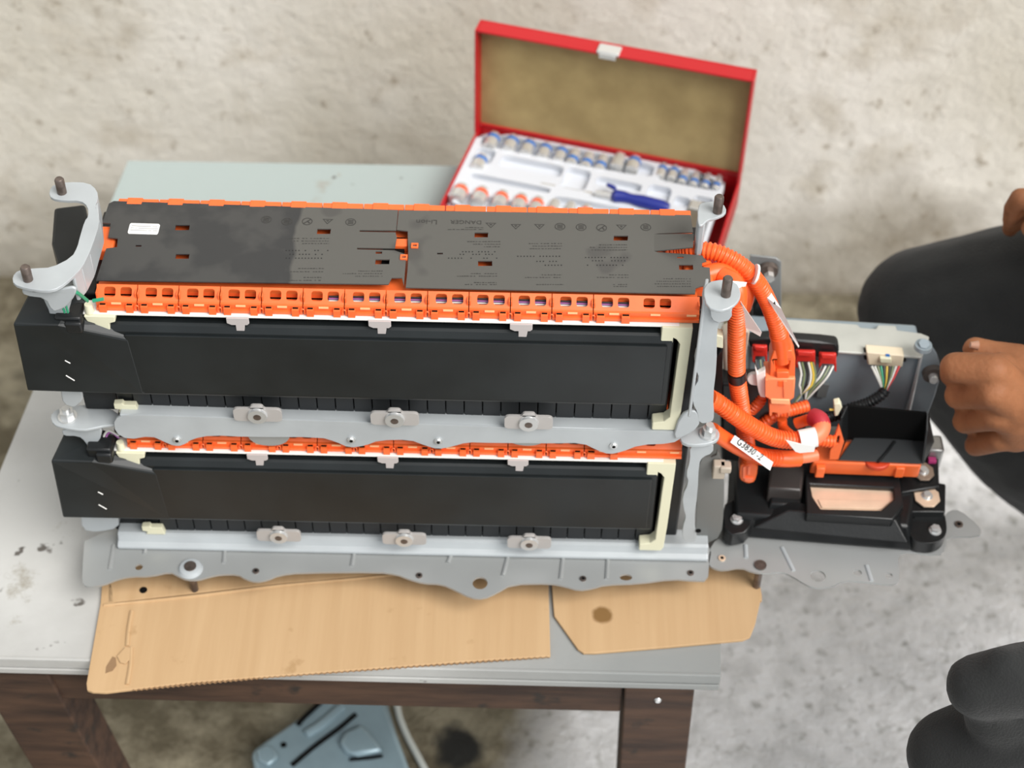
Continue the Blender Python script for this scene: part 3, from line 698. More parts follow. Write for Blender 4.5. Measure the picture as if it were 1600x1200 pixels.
# domed boss and foot pin
def foot(px, py, pl=.036, boss=True):
    c = PZ(px, py, fz); mb = MB()
    if boss: mb.rings([(c-ZA*.0005, .0125), (c+ZA*.003, .0105), (c+ZA*.0042, .0075)], 24)
    mb.mi = 1; mb.cyl(c+ZA*.003, c+ZA*.0052, .0062, .006, 20); mb.build('boss', [STEEL, RUST], pack)
    b = Vector((c.x, c.y, BZ+.0042)); MB().cyl(b, c-ZA*.002, .0038, .0038, 14).build('foot_pin', RUST, pack)
foot(298, 889)
MB().cyl((.05, .12, BZ+.0002), (.05, .12, fz), .004, .004, 14).build('foot_pin', RUST, pack)
MB().box(-.03, .556, .10, .135, -.332, -.3165).build('base_ledge', STEEL, pack, False, .0015)
MB().box(-.025, .55, .02, .10, -.3325, -.3305).build('base_pan', STEELB, pack, False)
# ---- right-hand base plate
RB = [(1130,836),(1112,850),(1107,872),(1108,884),(1118,889),(1130,891),(1158,886),(1176,894),(1200,896),(1222,893),(1238,900),(1255,911),(1272,919),(1298,917),(1318,907),(1345,908),(1392,914),(1404,910),(1406,900),(1402,866),(1420,862),(1468,868),(1478,858),(1478,838),(1530,838),(1534,830),(1528,820),(1500,797),(1484,797),(1474,808),(1440,700),(1400,620),(1160,600)]
rb = plateZ(RB, fz, .0025, 'junction_base', STEELB, bev=0, holes=[circ(PZ(1278,900,fz), .0075, XA, YA, 20, .0072), circ(PZ(1340,895,fz), .0042, XA, YA, 14), circ(PZ(1389,899,fz), .0035, XA, YA, 14)], sm=1, label='grey steel base plate with holes under the junction block')
zbolt(1128, 873, fz, .0036, rb, COPPER); zbolt(1498, 820, fz, .0042, rb, RUST)
for x0, y0, x1, y1 in ((1165,852,1166,872),(1222,856,1240,892),(1354,884,1362,908)): MB().tube([PZ(x0, y0, fz), PZ(x1, y1, fz)], .0022, 8).build('pressing', STEEL, rb)
c = PZ(1188, 884, fz); MB().cyl(c, c+ZA*.002, .006, .006, 20).cyl(Vector((c.x, c.y, BZ+.0044)), c, .0038, .0038, 14).build('foot_pin', RUST, pack)

# ---- black junction tray
tz = -.330
def TZ(pts, z): return [PZ(x, y, z) for x, y in pts]
tray = MB().hexa(TZ([(1133,838),(1425,862),(1450,700),(1140,690)], tz), TZ([(1150,802),(1420,822),(1442,690),(1145,676)], tz+.028)).build('junction_tray', BLACK, pack, True, .003)
tray['label'] = 'glossy black plastic junction tray'
def tp(mb, name, m, bev=.0015, sm=True): return mb.build(name, m, tray, sm, bev)
zt_ = tz+.028
tp(MB().prism(smooth2(TZ([(1418,820),(1440,796),(1474,796),(1480,820),(1478,838),(1460,850),(1425,846)], tz+.016), 2), ZA*-.016), 'corner_lug', BLACK)
tp(MB().prism(TZ([(1404,800),(1404,752),(1418,744),(1478,756),(1477,800)], tz+.024), ZA*-.020), 'terminal_base', BLACK)
tp(MB().prism(TZ([(1408,770),(1400,700),(1440,690),(1466,708),(1468,760)], tz+.032), ZA*-.030), 'terminal_base', BLACK)
# left screw pocket
tp(MB().prism(smooth2(TZ([(1132,838),(1128,790),(1148,778),(1172,792),(1176,830)], tz+.020), 1), ZA*-.018), 'corner_lug', BLACK)
for x, y, z in ((1151, 812, tz+.020), (1461, 829, tz+.016)):
    c = PZ(x, y, z); mb = MB(); mb.cyl(c, c+ZA*.001, .0065, .0062, 20); mb.hexnut(c+ZA*.001, ZA, .005, .0035); mb.cyl(c+ZA*.0045, c+ZA*.0052, .0032, .0028, 12); tp(mb, 'tray_bolt', ZINC, 0)
# front rib wall with sloped gusset
tp(MB().hexa(TZ([(1175,826),(1420,850),(1415,815),(1185,798)], tz+.020), TZ([(1232,798),(1400,812),(1395,796),(1236,784)], tz+.036)), 'front_wall', BLACK)
# centre recess: raised frame round the copper plate
zr = tz+.042
fo = TZ([(1258,740),(1260,803),(1395,812),(1412,790),(1405,742)], zr); fh = TZ([(1266,756),(1270,776),(1283,795),(1377,797),(1397,779),(1396,762)], zr)
tp(MB().prism(fo, ZA*-.012, [fh]), 'plate_frame', BLACK)
tp(MB().hexa(TZ([(1264,754),(1268,778),(1283,799),(1380,800)], zr-.007), TZ([(1264,754),(1268,778),(1283,799),(1380,800)], zr-.006)), 'frame_floor', DARK, 0)
cpl = MB().prism(TZ([(1262,754),(1267,776),(1281,799),(1380,801),(1400,780),(1400,761)], zr-.0075), ZA*.002); cpl = tp(cpl, 'copper_plate', COPPER, .0006)
a, b, c2, d2 = TZ([(1278,781),(1392,783),(1378,796),(1284,794)], zr-.005)
MB().hexa([a, b, c2, d2], [a+ZA*.0008, b+ZA*.0008, c2+ZA*.0008, d2+ZA*.0008]).build('plate_lip', COPPER, tray, False, .0004)
# copper terminals with bolts
for cx, cy, r, z, m_ in ((1448, 777, .0135, tz+.026, COPPER), (1442, 738, .0115, tz+.034, mat('dull_copper', (.42, .32, .25), .4, .6))):
    c = PZ(cx, cy, z); q = [c+Vector((r*cos(a_), r*1.08*sin(a_), 0)) for a_ in [radians(22.5+45*k) for k in range(8)]]
    t = tp(MB().prism(q, ZA*.002), 'copper_terminal', m_, .0004)
    mb = MB(); mb.cyl(c+ZA*.002, c+ZA*.0026, .0058, .0058, 18); mb.cyl(c+ZA*.0026, c+ZA*.006, .0042, .0038, 14); mb.build('terminal_bolt', ZINC, tray)
c = PZ(1457, 717, tz+.036); tp(MB().box(c.x-.004, c.x+.004, c.y-.003, c.y+.003, c.z-.01, c.z), 'magenta_mark', mat('magenta_plastic', (.55, .05, .22), .5), .0004)
# relay in front of the plug
a = TZ([(1196,786),(1252,790),(1256,730),(1203,726)], tz+.026); b = TZ([(1200,762),(1252,766),(1257,728),(1206,722)], tz+.046)
tp(MB().hexa(a, b), 'relay', mat('brown_black_plastic', (.035, .030, .028), .35), .002)
tp(MB().hexa(TZ([(1198,800),(1256,804),(1256,775),(1200,772)], tz+.024), TZ([(1204,786),(1252,790),(1252,774),(1204,770)], tz+.034)), 'relay_holder', BLACK, .002)
# silver lug behind the terminals
c = PZ(1462, 690, tz+.045); tp(MB().box(c.x-.009, c.x+.008, c.y-.012, c.y+.010, c.z-.03, c.z), 'silver_lug', mat('satin_silver', (.42, .42, .41), .35, .7), .003)

# ---- orange high-voltage cover with black open-topped shield
oz = -.262
def OZ(pts, z=oz): return [PZ(x, y, z) for x, y in pts]
oc = MB().hexa(OZ([(1264,740),(1434,747),(1438,690),(1272,686)], oz-.022), OZ([(1270,722),(1440,728),(1436,690),(1276,690)], oz)).build('voltage_cover', ORANGE, pack, True, .002)
oc['label'] = 'bright orange high-voltage cover'
fny = PZ(1300, 721, oz).y-.002
mb = MB(); q = [PY(x, y, fny) for x, y in ((1296,718),(1297,706),(1311,663),(1319,690),(1310,718))]
mb.prism(q, Vector((-.0005, .0022, 0)), [[PY(x, y, fny) for x, y in ((1306,694),(1309,681),(1313,681),(1311,693))]]); mb.build('side_fin', ORANGE, oc, False, .0004)
fy = PZ(1300, 735, oz-.012).y
for x0, x1 in ((1274, 1288), (1398, 1412)): mb = MB(); a, b = PZ(x0, 733, oz-.010), PZ(x1, 734, oz-.010); mb.box(a.x, b.x, a.y-.0045, a.y+.002, a.z-.008, a.z+.006); mb.build('cover_latch', ORANGE, oc, True, .001)
c = PZ(1370, 716, oz); MB().rings([(c-ZA*.004, .014), (c+ZA*.0014, .014)], 28).build('round_boss', mat('deep_orange_plastic', (.55, .05, .015), .4), oc, True, .001)
bz_ = -.2585
shd = MB().hexa(TZ([(1310,719),(1440,725),(1456,690),(1336,682)], bz_-.002), TZ([(1310,719),(1440,725),(1456,690),(1336,682)], bz_+.0005)).build('shield', mat('matt_black_shield', (.030, .033, .035), .5), pack, False, .0006)  # black ledge painted greyer for the light falling on it
shd['label'] = 'black open-fronted plastic shield on the orange cover'
y0 = PZ(1390, 686, bz_).y
A = [PY(x, y, y0) for x, y in ((1311,686),(1456,694),(1448,646),(1325,634))]
MB().prism([A[0]-XA*.002, A[1], A[2], A[3]], YA*.0025).build('shield_wall', DARK, shd, False, .0006)  # upright wall painted near black for its shade
mb = MB(); p0, p1, p2, p3 = PZ(1310,719,bz_), PZ(1325,684,bz_), A[3], A[3]+Vector((-.006, -.012, -.004))
mb.prism([p0, p1, p2, p3], Vector((-.002, 0, 0))); mb.build('shield_wall', BLACK, shd, False, .0004)
mb = MB(); p0, p1, p2 = PZ(1440,725,bz_), PZ(1457,690,bz_), A[2]
mb.prism([p0, p1, p2, p2+Vector((0, -.012, -.012))], Vector((.002, 0, 0))); mb.build('shield_wall', BLACK, shd, False, .0004)
mb = MB(); mb.tube([PZ(1398, 690, bz_+.0008), PZ(1386, 706, bz_+.0008), PZ(1372, 722, bz_+.0008)], .0016, 8); mb.build('shield_rib', BLACK, shd)

# ---- battery controller: folded metal case at the back with its connectors
ey = .150
def EY(pts, y=ey): return [PY(x, y_, y) for x, y_ in pts]
ecu = MB().prism(EY([(1168,540),(1442,556),(1412,668),(1170,668)]), YA*.045).build('controller_case', GALV, pack, True, .003)
ecu['label'] = 'folded grey metal controller case behind the cables'
ez = PY(1300, 546, ey).z
tp_ = [PZ(x, y, ez+.001) for x, y in ((1166,538),(1290,548),(1440,558),(1450,540),(1452,526),(1440,521),(1402,516),(1400,509),(1372,508),(1368,514),(1345,512),(1340,507),(1230,499),(1172,496)) ]
MB().prism(tp_, ZA*-.003).build('case_top', mat('lit_case_top', (.52, .53, .49), .45, .2, var=.1, scale=30), ecu, True, .001)  # same case metal, painted lighter for the light on its top
q = EY([(1440,548),(1446,535),(1462,548),(1470,572),(1468,600),(1442,668),(1412,668)], ey-.004)
MB().prism(smooth2(q, 1), YA*.003).build('side_flange', GALV, ecu, True, .001)
q = EY([(1439,552),(1444,550),(1418,668),(1411,668)], ey-.006); MB().prism(q, YA*.004).build('folded_edge', mat('painted_fold_highlight', (.70, .72, .72), .3, .3), ecu, True, .0015)  # highlight along the fold, painted as a bright strip
c = PY(1443, 539, ey-.01); mb = MB(); mb.rings([(c-ZA*.004, .009), (c+ZA*.0005, .0085)], 18); mb.hexnut(c+ZA*.0005, Vector((0, -.4, .9)), .0055, .003); mb.build('case_bolt', GALV, ecu)
c = PY(1457, 583, ey-.006); mb = MB(); mb.cyl(c+YA*.002, c-YA*.004, .0105, .010, 18); mb.build('rubber_grommet', mat('brown_rubber', (.09, .075, .065), .7), ecu)
c = PY(1458, 588, ey-.010); MB().cyl(c, c-YA*.006, .005, .0045, 14).build('case_screw', CHROME, ecu)
# wide black connector with red plugs
ky = .139
kc = MB().prism(smooth2(EY([(1168,526),(1308,536),(1312,545),(1308,562),(1290,560),(1172,548)], ky), 1), YA*.012).build('connector_header', BLACK, ecu, True, .002)
for x0, x1, y in ((1176,1199,546),(1243,1274,554),(1280,1307,558)):
    p = EY([(x0,y-5),(x1,y-4),(x1,y+12),(x0,y+11)], ky-.003); MB().prism(p, YA*.012).build('red_plug', REDPLUG, ecu, True, .0012)
    p = EY([(x0+3,y-4),(x1-3,y-3),(x1-3,y+3),(x0+3,y+2)], ky-.0062); MB().prism(p, YA*.004).build('plug_latch', REDPLUG, ecu, True, .001)
    mb = MB(); p = EY([(x0,y+9),(x0+4,y+9),(x0+4,y+22),(x0,y+20)], ky-.003); mb.prism(p, YA*.010); p = EY([(x1-4,y+9),(x1,y+9),(x1,y+24),(x1-3,y+22)], ky-.003); mb.prism(p, YA*.010); mb.build('plug_skirt', REDPLUG, ecu, True, .0006)
def wire(pts, m_, r=.0011, nm='wire', par=None): MB().tube([PY(x, y, d) for x, y, d in pts], r, 6, .004).build(nm, m_, par or ecu)
for i, (x, m_) in enumerate(((1248,WIREW),(1253,WIREG),(1258,WIREB),(1263,WIREW),(1267,WIREY),(1270,WIREG),(1284,WIREB),(1290,WIREW),(1296,WIREG),(1302,WIREW),(1181,WIREB),(1188,WIREG),(1194,WIREB))):
    if x > 1279: wire([(x,572,.128),(x-10,590,.118),(x-30,612,.112),(1258,626,.11),(1240,640,.105)], m_)
    elif x > 1230: wire([(x,566,.128),(x+4,585,.12),(x+1,602,.112),(1252,616,.11),(1238,634,.105)], m_)
    else: wire([(x,562,.128),(x+2,580,.12),(x+10,600,.115)], m_)
# white connector with coloured leads
wc = MB().prism(EY([(1354,551),(1413,556),(1410,574),(1356,570)], .139), YA*.012).build('white_connector', mat('ivory_plastic', (.72, .62, .46), .45), ecu, True, .0012)
MB().prism(EY([(1375,560),(1393,561),(1393,568),(1375,567)], .1355), YA*.004).build('connector_latch', CREAM, ecu, True, .0008)
MB().prism(EY([(1384,553.5),(1390,554),(1391,558),(1387,560),(1384,558)], .1385), YA*.0006).build('blue_mark', BLUE, ecu, False)
MB().prism(EY([(1350,549),(1416,553),(1416,566),(1350,562)], .146), YA*.006).build('socket_rim', BLACK, ecu, True, .0008)
for i, m_ in enumerate((WIREW, WIREW, WIREG, GREENW, WIREB, WIREY, WIREB, WIREG, WIREW, WIRER)):
    x = 1362+i*4.8; wire([(x,572,.130),(x*.6+1384*.4,590,.122),(1383+(i-5)*1.2,604,.118),(1382+(i-5)*.8,612,.118)], m_, .0012)
MB().tube([PY(x, y, d) for x, y, d in ((1384,608,.118),(1376,618,.114),(1355,630,.11),(1325,640,.106),(1295,652,.10),(1250,655,.095),(1215,652,.095))], .0058, 12, .004, True, .0034, .1).build('black_loom', BLACK, ecu)
MB().tube([PY(x, y, d) for x, y, d in ((1296,640,.085),(1306,640,.085))], .0012, 6).build('yellow_lead', WIREY, ecu)
MB().prism(EY([(1303,632),(1312,630),(1316,637),(1309,650),(1304,651)], .082), YA*.008).build('small_plug', CREAM, ecu, True, .001)
MB().prism(EY([(1280,600),(1296,602),(1290,622),(1276,620)], .145), YA*.004).build('case_label', mat('dark_label', (.12, .13, .13), .5), ecu, False)
# upright rear panel with bolt
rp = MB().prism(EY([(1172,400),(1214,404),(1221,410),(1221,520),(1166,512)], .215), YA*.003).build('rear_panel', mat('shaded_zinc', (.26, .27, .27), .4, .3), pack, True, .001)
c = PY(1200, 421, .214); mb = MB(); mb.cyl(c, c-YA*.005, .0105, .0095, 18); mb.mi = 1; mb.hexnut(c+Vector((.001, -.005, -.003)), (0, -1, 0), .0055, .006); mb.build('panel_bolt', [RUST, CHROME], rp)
MB().prism(EY([(1176,478),(1200,440),(1212,500),(1208,520),(1176,520)], .20), YA*.012).build('black_boot', BLACK, rp, True, .003)
# white foam/insulator block and pink sheet between post and case
MB().prism(EY([(1128,530),(1160,514),(1172,520),(1160,600),(1132,600)], .10), YA*.02).build('ivory_block', mat('ivory_block', (.66, .58, .48), .5), pack, True, .003)
MB().prism(EY([(1110,522),(1130,526),(1130,545),(1112,542)], .03), YA*.01).build('cream_lug', CREAM, pack, True, .001)
MB().prism(EY([(1112,560),(1130,540),(1128,640),(1112,640)], .06), YA*.02).build('black_boot', BLACK, pack, True, .003)

MB().prism(EY([(1126,600),(1205,600),(1262,690),(1262,722),(1128,722)], .082), YA*.022).build('dark_filler', BLACK, pack, True, .003)  # black block added to darken the gap behind the cables
# ---- orange cables
def cable(pts, r, name, rib=True, m=ORANGE_HOSE, pitch=.0036, lab=None):
    o = MB().tube([PY(*q_) if len(q_) == 3 else PZ(*q_[:3]) for q_ in pts], r, 16, .002, rib, pitch, .09).build(name, m, pack)
    if lab: o['label'] = lab
    return o
cable([(1040,393,.002,0),(1064,392,.004,0),(1090,391,.010,0),(1120,395,.012,0),(1155,413,.004,0),(1182,440,.062),(1200,472,.068),(1212,505,.072),(1218,528,.074)], .0077, 'ribbed_cable', lab='long ribbed orange cable arching to the upright connector')
cable([(1217,522,.074),(1220,536,.075),(1222,560,.076)], .0092, 'cable_sleeve', False, lab='smooth orange sleeve')
cable([(1153,470,.030),(1152,484,.031),(1151,520,.034),(1151,580,.04),(1155,615,.044),(1160,650,.048),(1166,690,.052),(1171,720,.05)], .0078, 'ribbed_cable', lab='upright ribbed orange cable with black tape')
cable([(1151,580,.04),(1152,592,.041)], .0088, 'black_tape', False, BLACK)
cable([(1128,430,.05),(1145,440,.042),(1153,455,.034),(1153,474,.030)], .0082, 'cable_sleeve', False)
cable([(1108,622,.02),(1122,630,.024),(1150,650,.022),(1180,670,.024),(1210,684,.026),(1240,688,.028),(1262,685,.03)], .0082, 'ribbed_cable', lab='ribbed orange cable crossing in front with a white tag')
cable([(1258,686,.03),(1276,680,.034),(1284,668,.042),(1281,658,.05)], .0086, 'salmon_sleeve', False, PEACH)
cable([(1284,666,.044),(1280,656,.050),(1271,652,.056)], .0090, 'crimson_tape', False, PINK_TAPE)
cable([(1274,653,.054),(1262,656,.062),(1244,662,.064)], .0055, 'cable_sleeve', False)
cable([(1112,672,.012),(1126,682,.016),(1150,697,.02),(1172,708,.024)], .0076, 'cable_sleeve', False)
cable([(1165,704,.024),(1180,711,.027),(1200,715,.032),(1216,716,.036)], .0080, 'ribbed_cable', lab='ribbed orange cable with printed white label')
cable([(1214,716,.036),(1230,717,.038),(1248,716,.042)], .0084, 'cable_sleeve', False)
cable([(1246,716,.042),(1262,714,.045),(1276,711,.048)], .0058, 'salmon_sleeve', False, PEACH)
cable([(1262,684,.062),(1285,688,.062),(1304,690,.062)], .0062, 'ribbed_cable', lab='short ribbed cable behind the white tag')
cable([(1172,640,.085),(1186,625,.085),(1196,600,.09),(1200,580,.09)], .0068, 'ribbed_cable', lab='short orange cable behind the connector')
cable([(1192,662,.08),(1210,650,.082),(1240,640,.09),(1262,634,.095)], .006, 'ribbed_cable', lab='dark orange cable running under the connector')
cable([(1100,430,.05),(1125,425,.055),(1150,435,.06),(1165,455,.07),(1160,480,.08)], .0085, 'cable_sleeve', False)
cable([(1222,655,.070),(1224,668,.066),(1236,680,.05)], .0048, 'cable_sleeve', False)
# plug at the end of the upright cable
mb = MB(); q = EY([(1157,722),(1185,724),(1182,748),(1176,756),(1160,754),(1154,745)], .046); mb.prism(smooth2(q, 1), YA*.014); hp = mb.build('orange_plug', ORANGE, pack, True, .0015)
MB().prism(EY([(1161,730),(1165,729),(1164,748),(1161,748)], .0445), YA*.002).build('plug_rib', PEACH, hp, False); MB().prism(EY([(1169,729),(1173,729),(1172,742),(1168,742)], .0445), YA*.002).build('plug_rib', PEACH, hp, False); MB().prism(EY([(1163,747),(1177,748),(1174,753),(1164,752)], .0443), YA*.002).build('plug_latch', PEACH, hp, False)
# upright connector where the long cable ends
cy_ = .064
k = MB(); k.prism(EY([(1196,592),(1243,592),(1241,622),(1236,626),(1202,626),(1196,620)], cy_), YA*.024)
con = k.build('cable_connector', mat('pale_orange_plastic', (.92, .25, .10), .4), pack, True, .0015); con['label'] = 'upright orange two-part cable connector'
PO = con.data.materials[0]
MB().prism(EY([(1204,560),(1209,548),(1238,548),(1243,560),(1242,594),(1203,594)], cy_+.004), YA*.018, [EY([(1210,562),(1234,564),(1232,580),(1212,580)], cy_+.004)]).build('connector_latch_frame', ORANGE, con, True, .001)
MB().prism(EY([(1208,558),(1236,560),(1234,584),(1210,584)], cy_+.010), YA*.010).build('latch_core', ORANGE_HOSE, con, False)
MB().prism(EY([(1213,582),(1233,582),(1233,593),(1213,593)], cy_+.001), YA*.006).build('latch_tab', ORANGE, con, True, .001)
MB().prism(EY([(1204,624),(1234,625),(1233,632),(1204,631)], cy_-.001), YA*.014).build('connector_lip', PEGC, con, True, .0008)
MB().prism(EY([(1202,630),(1235,631),(1235,651),(1231,652),(1230,646),(1219,647),(1218,653),(1215,652),(1214,646),(1207,645),(1206,651),(1202,650)], cy_+.002), YA*.018).build('connector_base', PO, con, True, .001)
MB().prism(EY([(1216,596),(1226,597),(1226,605),(1216,604)], cy_-.0006), YA*.001).build('key_slot', ORANGE_HOSE, con, False)
MB().prism(EY([(1224,596),(1230,596),(1229,622),(1225,622)], cy_-.0012), YA*.002).build('connector_rib', PO, con, False, .0004)
MB().prism(EY([(1196,594),(1200,594),(1200,622),(1196,620)], cy_-.0015), YA*.003).build('connector_rib', PO, con, False, .0004)
mb = MB(); mb.prism(smooth2(EY([(1167,590),(1175,584),(1190,586),(1190,602),(1176,603),(1168,598)], cy_+.008), 1), YA*.004); mb.prism(EY([(1180,575),(1184,585),(1196,578),(1196,622),(1188,620),(1185,612),(1182,596)], cy_+.004), YA*.006); mb.build('mounting_clip', WHITE, con, True, .0008)
# white tags
mb = MB(); c = PY(1262, 685, .028); d_ = (PY(1272, 683, .031)-PY(1250, 687, .029)).normalized()
mb.rings([(c-d_*.008, .0096), (c+d_*.008, .0096)], 20); t1 = mb.build('tag_wrap', PAPER, pack, True)
MB().prism(EY([(1228,688),(1252,694),(1274,697),(1272,706),(1250,708),(1243,706)], .012), YA*.0006).build('tag_flap', PAPER, t1, False)
q = [PY(1141,691,.007), PY(1148,680,.011), PY(1208,722,.016), PY(1203,735,.010)]
lab_ = MB().prism(q, Vector((0, -.0005, .0005))).build('printed_tag', PAPER, pack, False); lab_['label'] = 'white cable label printed G3830'
xd = (q[3]-q[0]).normalized(); nd = xd.cross((q[1]-q[0])).normalized(); yd = nd.cross(xd)
mb = MB(); text_mesh(mb, 'G3830 -2', .0098, q[0]+xd*.0055+yd*.0022+Vector((0, -.0006, .0006)), xd, yd, .0003); mb.build('tag_print', INK, lab_, False)
mb = MB(); mb.prism([PY(1136,438,.03), PY(1167,441,.036), PY(1158,467,.03), PY(1150,462,.026)], Vector((0, -.0005, .0005))); mb.build('tag_flap', PAPER, pack, False)
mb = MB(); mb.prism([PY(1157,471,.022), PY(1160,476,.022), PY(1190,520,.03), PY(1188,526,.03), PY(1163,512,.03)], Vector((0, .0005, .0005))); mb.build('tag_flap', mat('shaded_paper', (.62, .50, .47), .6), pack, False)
mb = MB(); mb.prism([PY(1196,463,.058), PY(1204,457,.062), PY(1220,482,.055), PY(1248,540,.06), PY(1247,543,.06)], Vector((.0005, -.0004, 0))); tg = mb.build('tag_flap', PAPER, pack, False)
mb = MB(); mb.prism([PY(x, y, .052) for x, y in ((1208,474),(1211,470),(1212,476))], Vector((0, -.0003, 0))); mb.build('tag_print', INK, tg, False)
mb = MB(); c = PY(1180, 428, .058); mb.cyl(c-Vector((.001, 0, 0)), c+Vector((.001, 0, -.0006)), .0092, .0092, 18); mb.build('tag_wrap', PAPER, pack)
# ================================================================== RED SOCKET SET CASE
rz = -.325
K0 = Vector((.309, .672, 0)); ua = radians(-15.3); KU = Vector((cos(ua), sin(ua), 0)); KV = Vector((-sin(ua), cos(ua), 0))
KW, KD = .338, .162; KF = K0-KV*KD                     # front left corner, v runs to the back
def B(u, v, z): return KF+KU*u+KV*v+ZA*z
def uv(px, py, z=rz): p = PZ(px, py, z)-KF; return p.dot(KU), p.dot(KV)
tool = empty('socket_case', KF+KU*KW/2+KV*KD/2+ZA*BZ); tag(tool, 'open red metal socket set case with tan-lined lid behind the battery pack', 'tool case')
def kbox(mb, u0, u1, v0, v1, z0, z1): return mb.hexa([B(u0,v0,z0), B(u1,v0,z0), B(u1,v1,z0), B(u0,v1,z0)], [B(u0,v0,z1), B(u1,v0,z1), B(u1,v1,z1), B(u0,v1,z1)])
mb = MB(); t = .003; zb = BZ+.0006
kbox(mb, 0, KW, 0, KD, zb, zb+.002)
mb.build('case_floor', RED, tool, False, .001)
for a in ((0, KW, 0, t), (0, KW, KD-t, KD), (0, t, t, KD-t), (KW-t, KW, t, KD-t)):
    kbox(MB(), a[0], a[1], a[2], a[3], zb+.002, rz).build('case_wall', RED, tool, False, .0012)
# lid, standing upright and leaning a little to the back
lean = radians(1); LU = Vector((0, 0, 1))*cos(lean)+KV*sin(lean); LN = KV*cos(lean)-ZA*sin(lean); LH = .153
L0 = B(0, KD, rz+.002)
def lid(u, h, n): return L0+KU*u+LU*h+LN*n
def lbox(mb, u0, u1, h0, h1, n0, n1): return mb.hexa([lid(u0,h0,n1), lid(u1,h0,n1), lid(u1,h0,n0), lid(u0,h0,n0)][::-1], [lid(u0,h1,n1), lid(u1,h1,n1), lid(u1,h1,n0), lid(u0,h1,n0)][::-1])
ld = lbox(MB(), 0, KW, 0, LH, .002, .004).build('lid', RED, tool, False, .0008)
for a in ((0, t, 0, LH, -.020, .002), (KW-t, KW, 0, LH, -.020, .002), (t, KW-t, LH-t, LH, -.020, .002), (t, KW-t, 0, t, -.004, .002)):
    lbox(MB(), *a).build('lid_wall', RED, ld, False, .001)
lbox(MB(), t, KW-t, t, LH-t, -.0005, .0019).build('lid_lining', LINING, ld, False)
lbox(MB(), KW*.445, KW*.525, LH-.001, LH+.003, -.021, -.004).build('latch', CHROME, ld, True, .001)
lbox(MB(), KW*.455, KW*.515, LH-.006, LH+.001, -.0225, -.020).build('latch_hasp', CHROME, ld, True, .0006)
for u in (.06, .28): MB().cyl(B(u, KD+.001, rz-.001), B(u+.035, KD+.001, rz-.001), .0028, .0028, 12).build('hinge', RED, tool)
# white moulded tray
tzk = rz-.002
def rr(u0, u1, v0, v1, z, it=2): return smooth2([B(u0,v0,z), B((u0+u1)/2,v0,z), B(u1,v0,z), B(u1,(v0+v1)/2,z), B(u1,v1,z), B((u0+u1)/2,v1,z), B(u0,v1,z), B(u0,(v0+v1)/2,z)], it)
outer = rr(t+.0005, KW-.017, t+.0005, KD-t-.0005, tzk, 1)
pockets = [(.012, .232, .126, .154), (.240, .316, .126, .154), (.012, .036, .094, .121), (.045, .125, .094, .117), (.128, .160, .078, .118), (.168, .225, .096, .112), (.232, .262, .068, .116), (.268, .286, .086, .104), (.288, .316, .020, .112), (.020, .120, .062, .072), (.128, .280, .044, .062), (.012, .250, .008, .036)]
MB().prism(outer, ZA*-.009, [rr(*p, tzk) for p in pockets]).build('moulded_tray', TRAYW, tool, True, .0012)
kbox(MB(), t+.002, KW-.019, t+.002, KD-t-.002, tzk-.0115, tzk-.0092).build('tray_floor', TRAYW, tool, False)
# sockets, each lying in its pocket
ZF = tzk-.009
def sock(px, py, r, ln, band, bt, label, group):
    z0 = ZF+r+.0003; u, v = uv(px, py, z0+r*.6); e = empty('socket', B(u, v, ZF+.0003)); tag(e, label, 'socket', group)
    a, b = B(u, v-ln/2, z0), B(u, v+ln/2, z0); d = b-a
    MB().rings([(a, r*.8), (a+d*.04, r), (a+d*bt, r), (a+d*bt, r)], 20).build('drive_end', CHROME, e)
    if band is not None: MB().cyl(a+d*bt, a+d*(bt+.2), r*1.02, r*1.02, 20).build('colour_band', band, e)
    s0 = bt+.2 if band is not None else bt
    MB().rings([(a+d*s0, r*.98), (a+d*.85, r*.86), (b, r*.82)], 20).build('socket_end', CHROME, e)
    mb = MB(); mb.cyl(b, b+d*.01, r*.5, r*.5, 6); mb.build('hex_bore', DARK, e)
ordn = ('first', 'second', 'third', 'fourth', 'fifth', 'sixth', 'seventh', 'eighth', 'ninth', 'tenth')
for i, (x, y) in enumerate(((768,217),(798,221),(825,227),(851,233),(876,238))):
    sock(x, y, .0088-.0004*i, .027, BLUE, .58, 'large blue-banded chrome socket, %s from the left in the case back row' % ordn[i], 'blue-banded sockets')
for i, (x, y) in enumerate(((896,243),(918,248),(940,252))):
    sock(x, y, .0074-.0002*i, .027, BLUE, .22, 'chrome socket with low blue band, %s from left in the back row' % ordn[5+i], 'blue-banded sockets')
sock(966, 249, .0080, .026, None, .6, 'plain chrome socket without band in the back row of the case', 'plain sockets')
sock(990, 253, .0080, .026, BLUE, .58, 'blue-banded socket just right of the plain chrome one, back row', 'blue-banded sockets')
for i, (x, y) in enumerate(((1034,265),(1052,268),(1068,274),(1086,278),(1104,281),(1121,284))):
    sock(x, y, .0060-.0002*i, .026, BLUE, .55 if i < 2 else .2, 'small blue-banded socket, %s of six at the back row right end' % ordn[i], 'small blue-banded sockets')
sock(749, 250, .0085, .025, BLUE, .55, 'single blue-banded socket below the left end of the back row', 'blue-banded sockets')
for i, (x, y) in enumerate(((718,297),(750,302),(782,308),(812,313),(838,318))):
    sock(x, y, .0092-.0003*i, .026, OBAND, .55, 'large orange-banded chrome socket, %s from the left in the front row' % ordn[i], 'orange-banded sockets')
for i, (x, y) in enumerate(((864,322),(889,326))):
    sock(x, y, .0078, .025, OBAND, .12, 'chrome socket with orange band at its near end, %s in the front row' % ordn[5+i], 'orange-banded sockets')
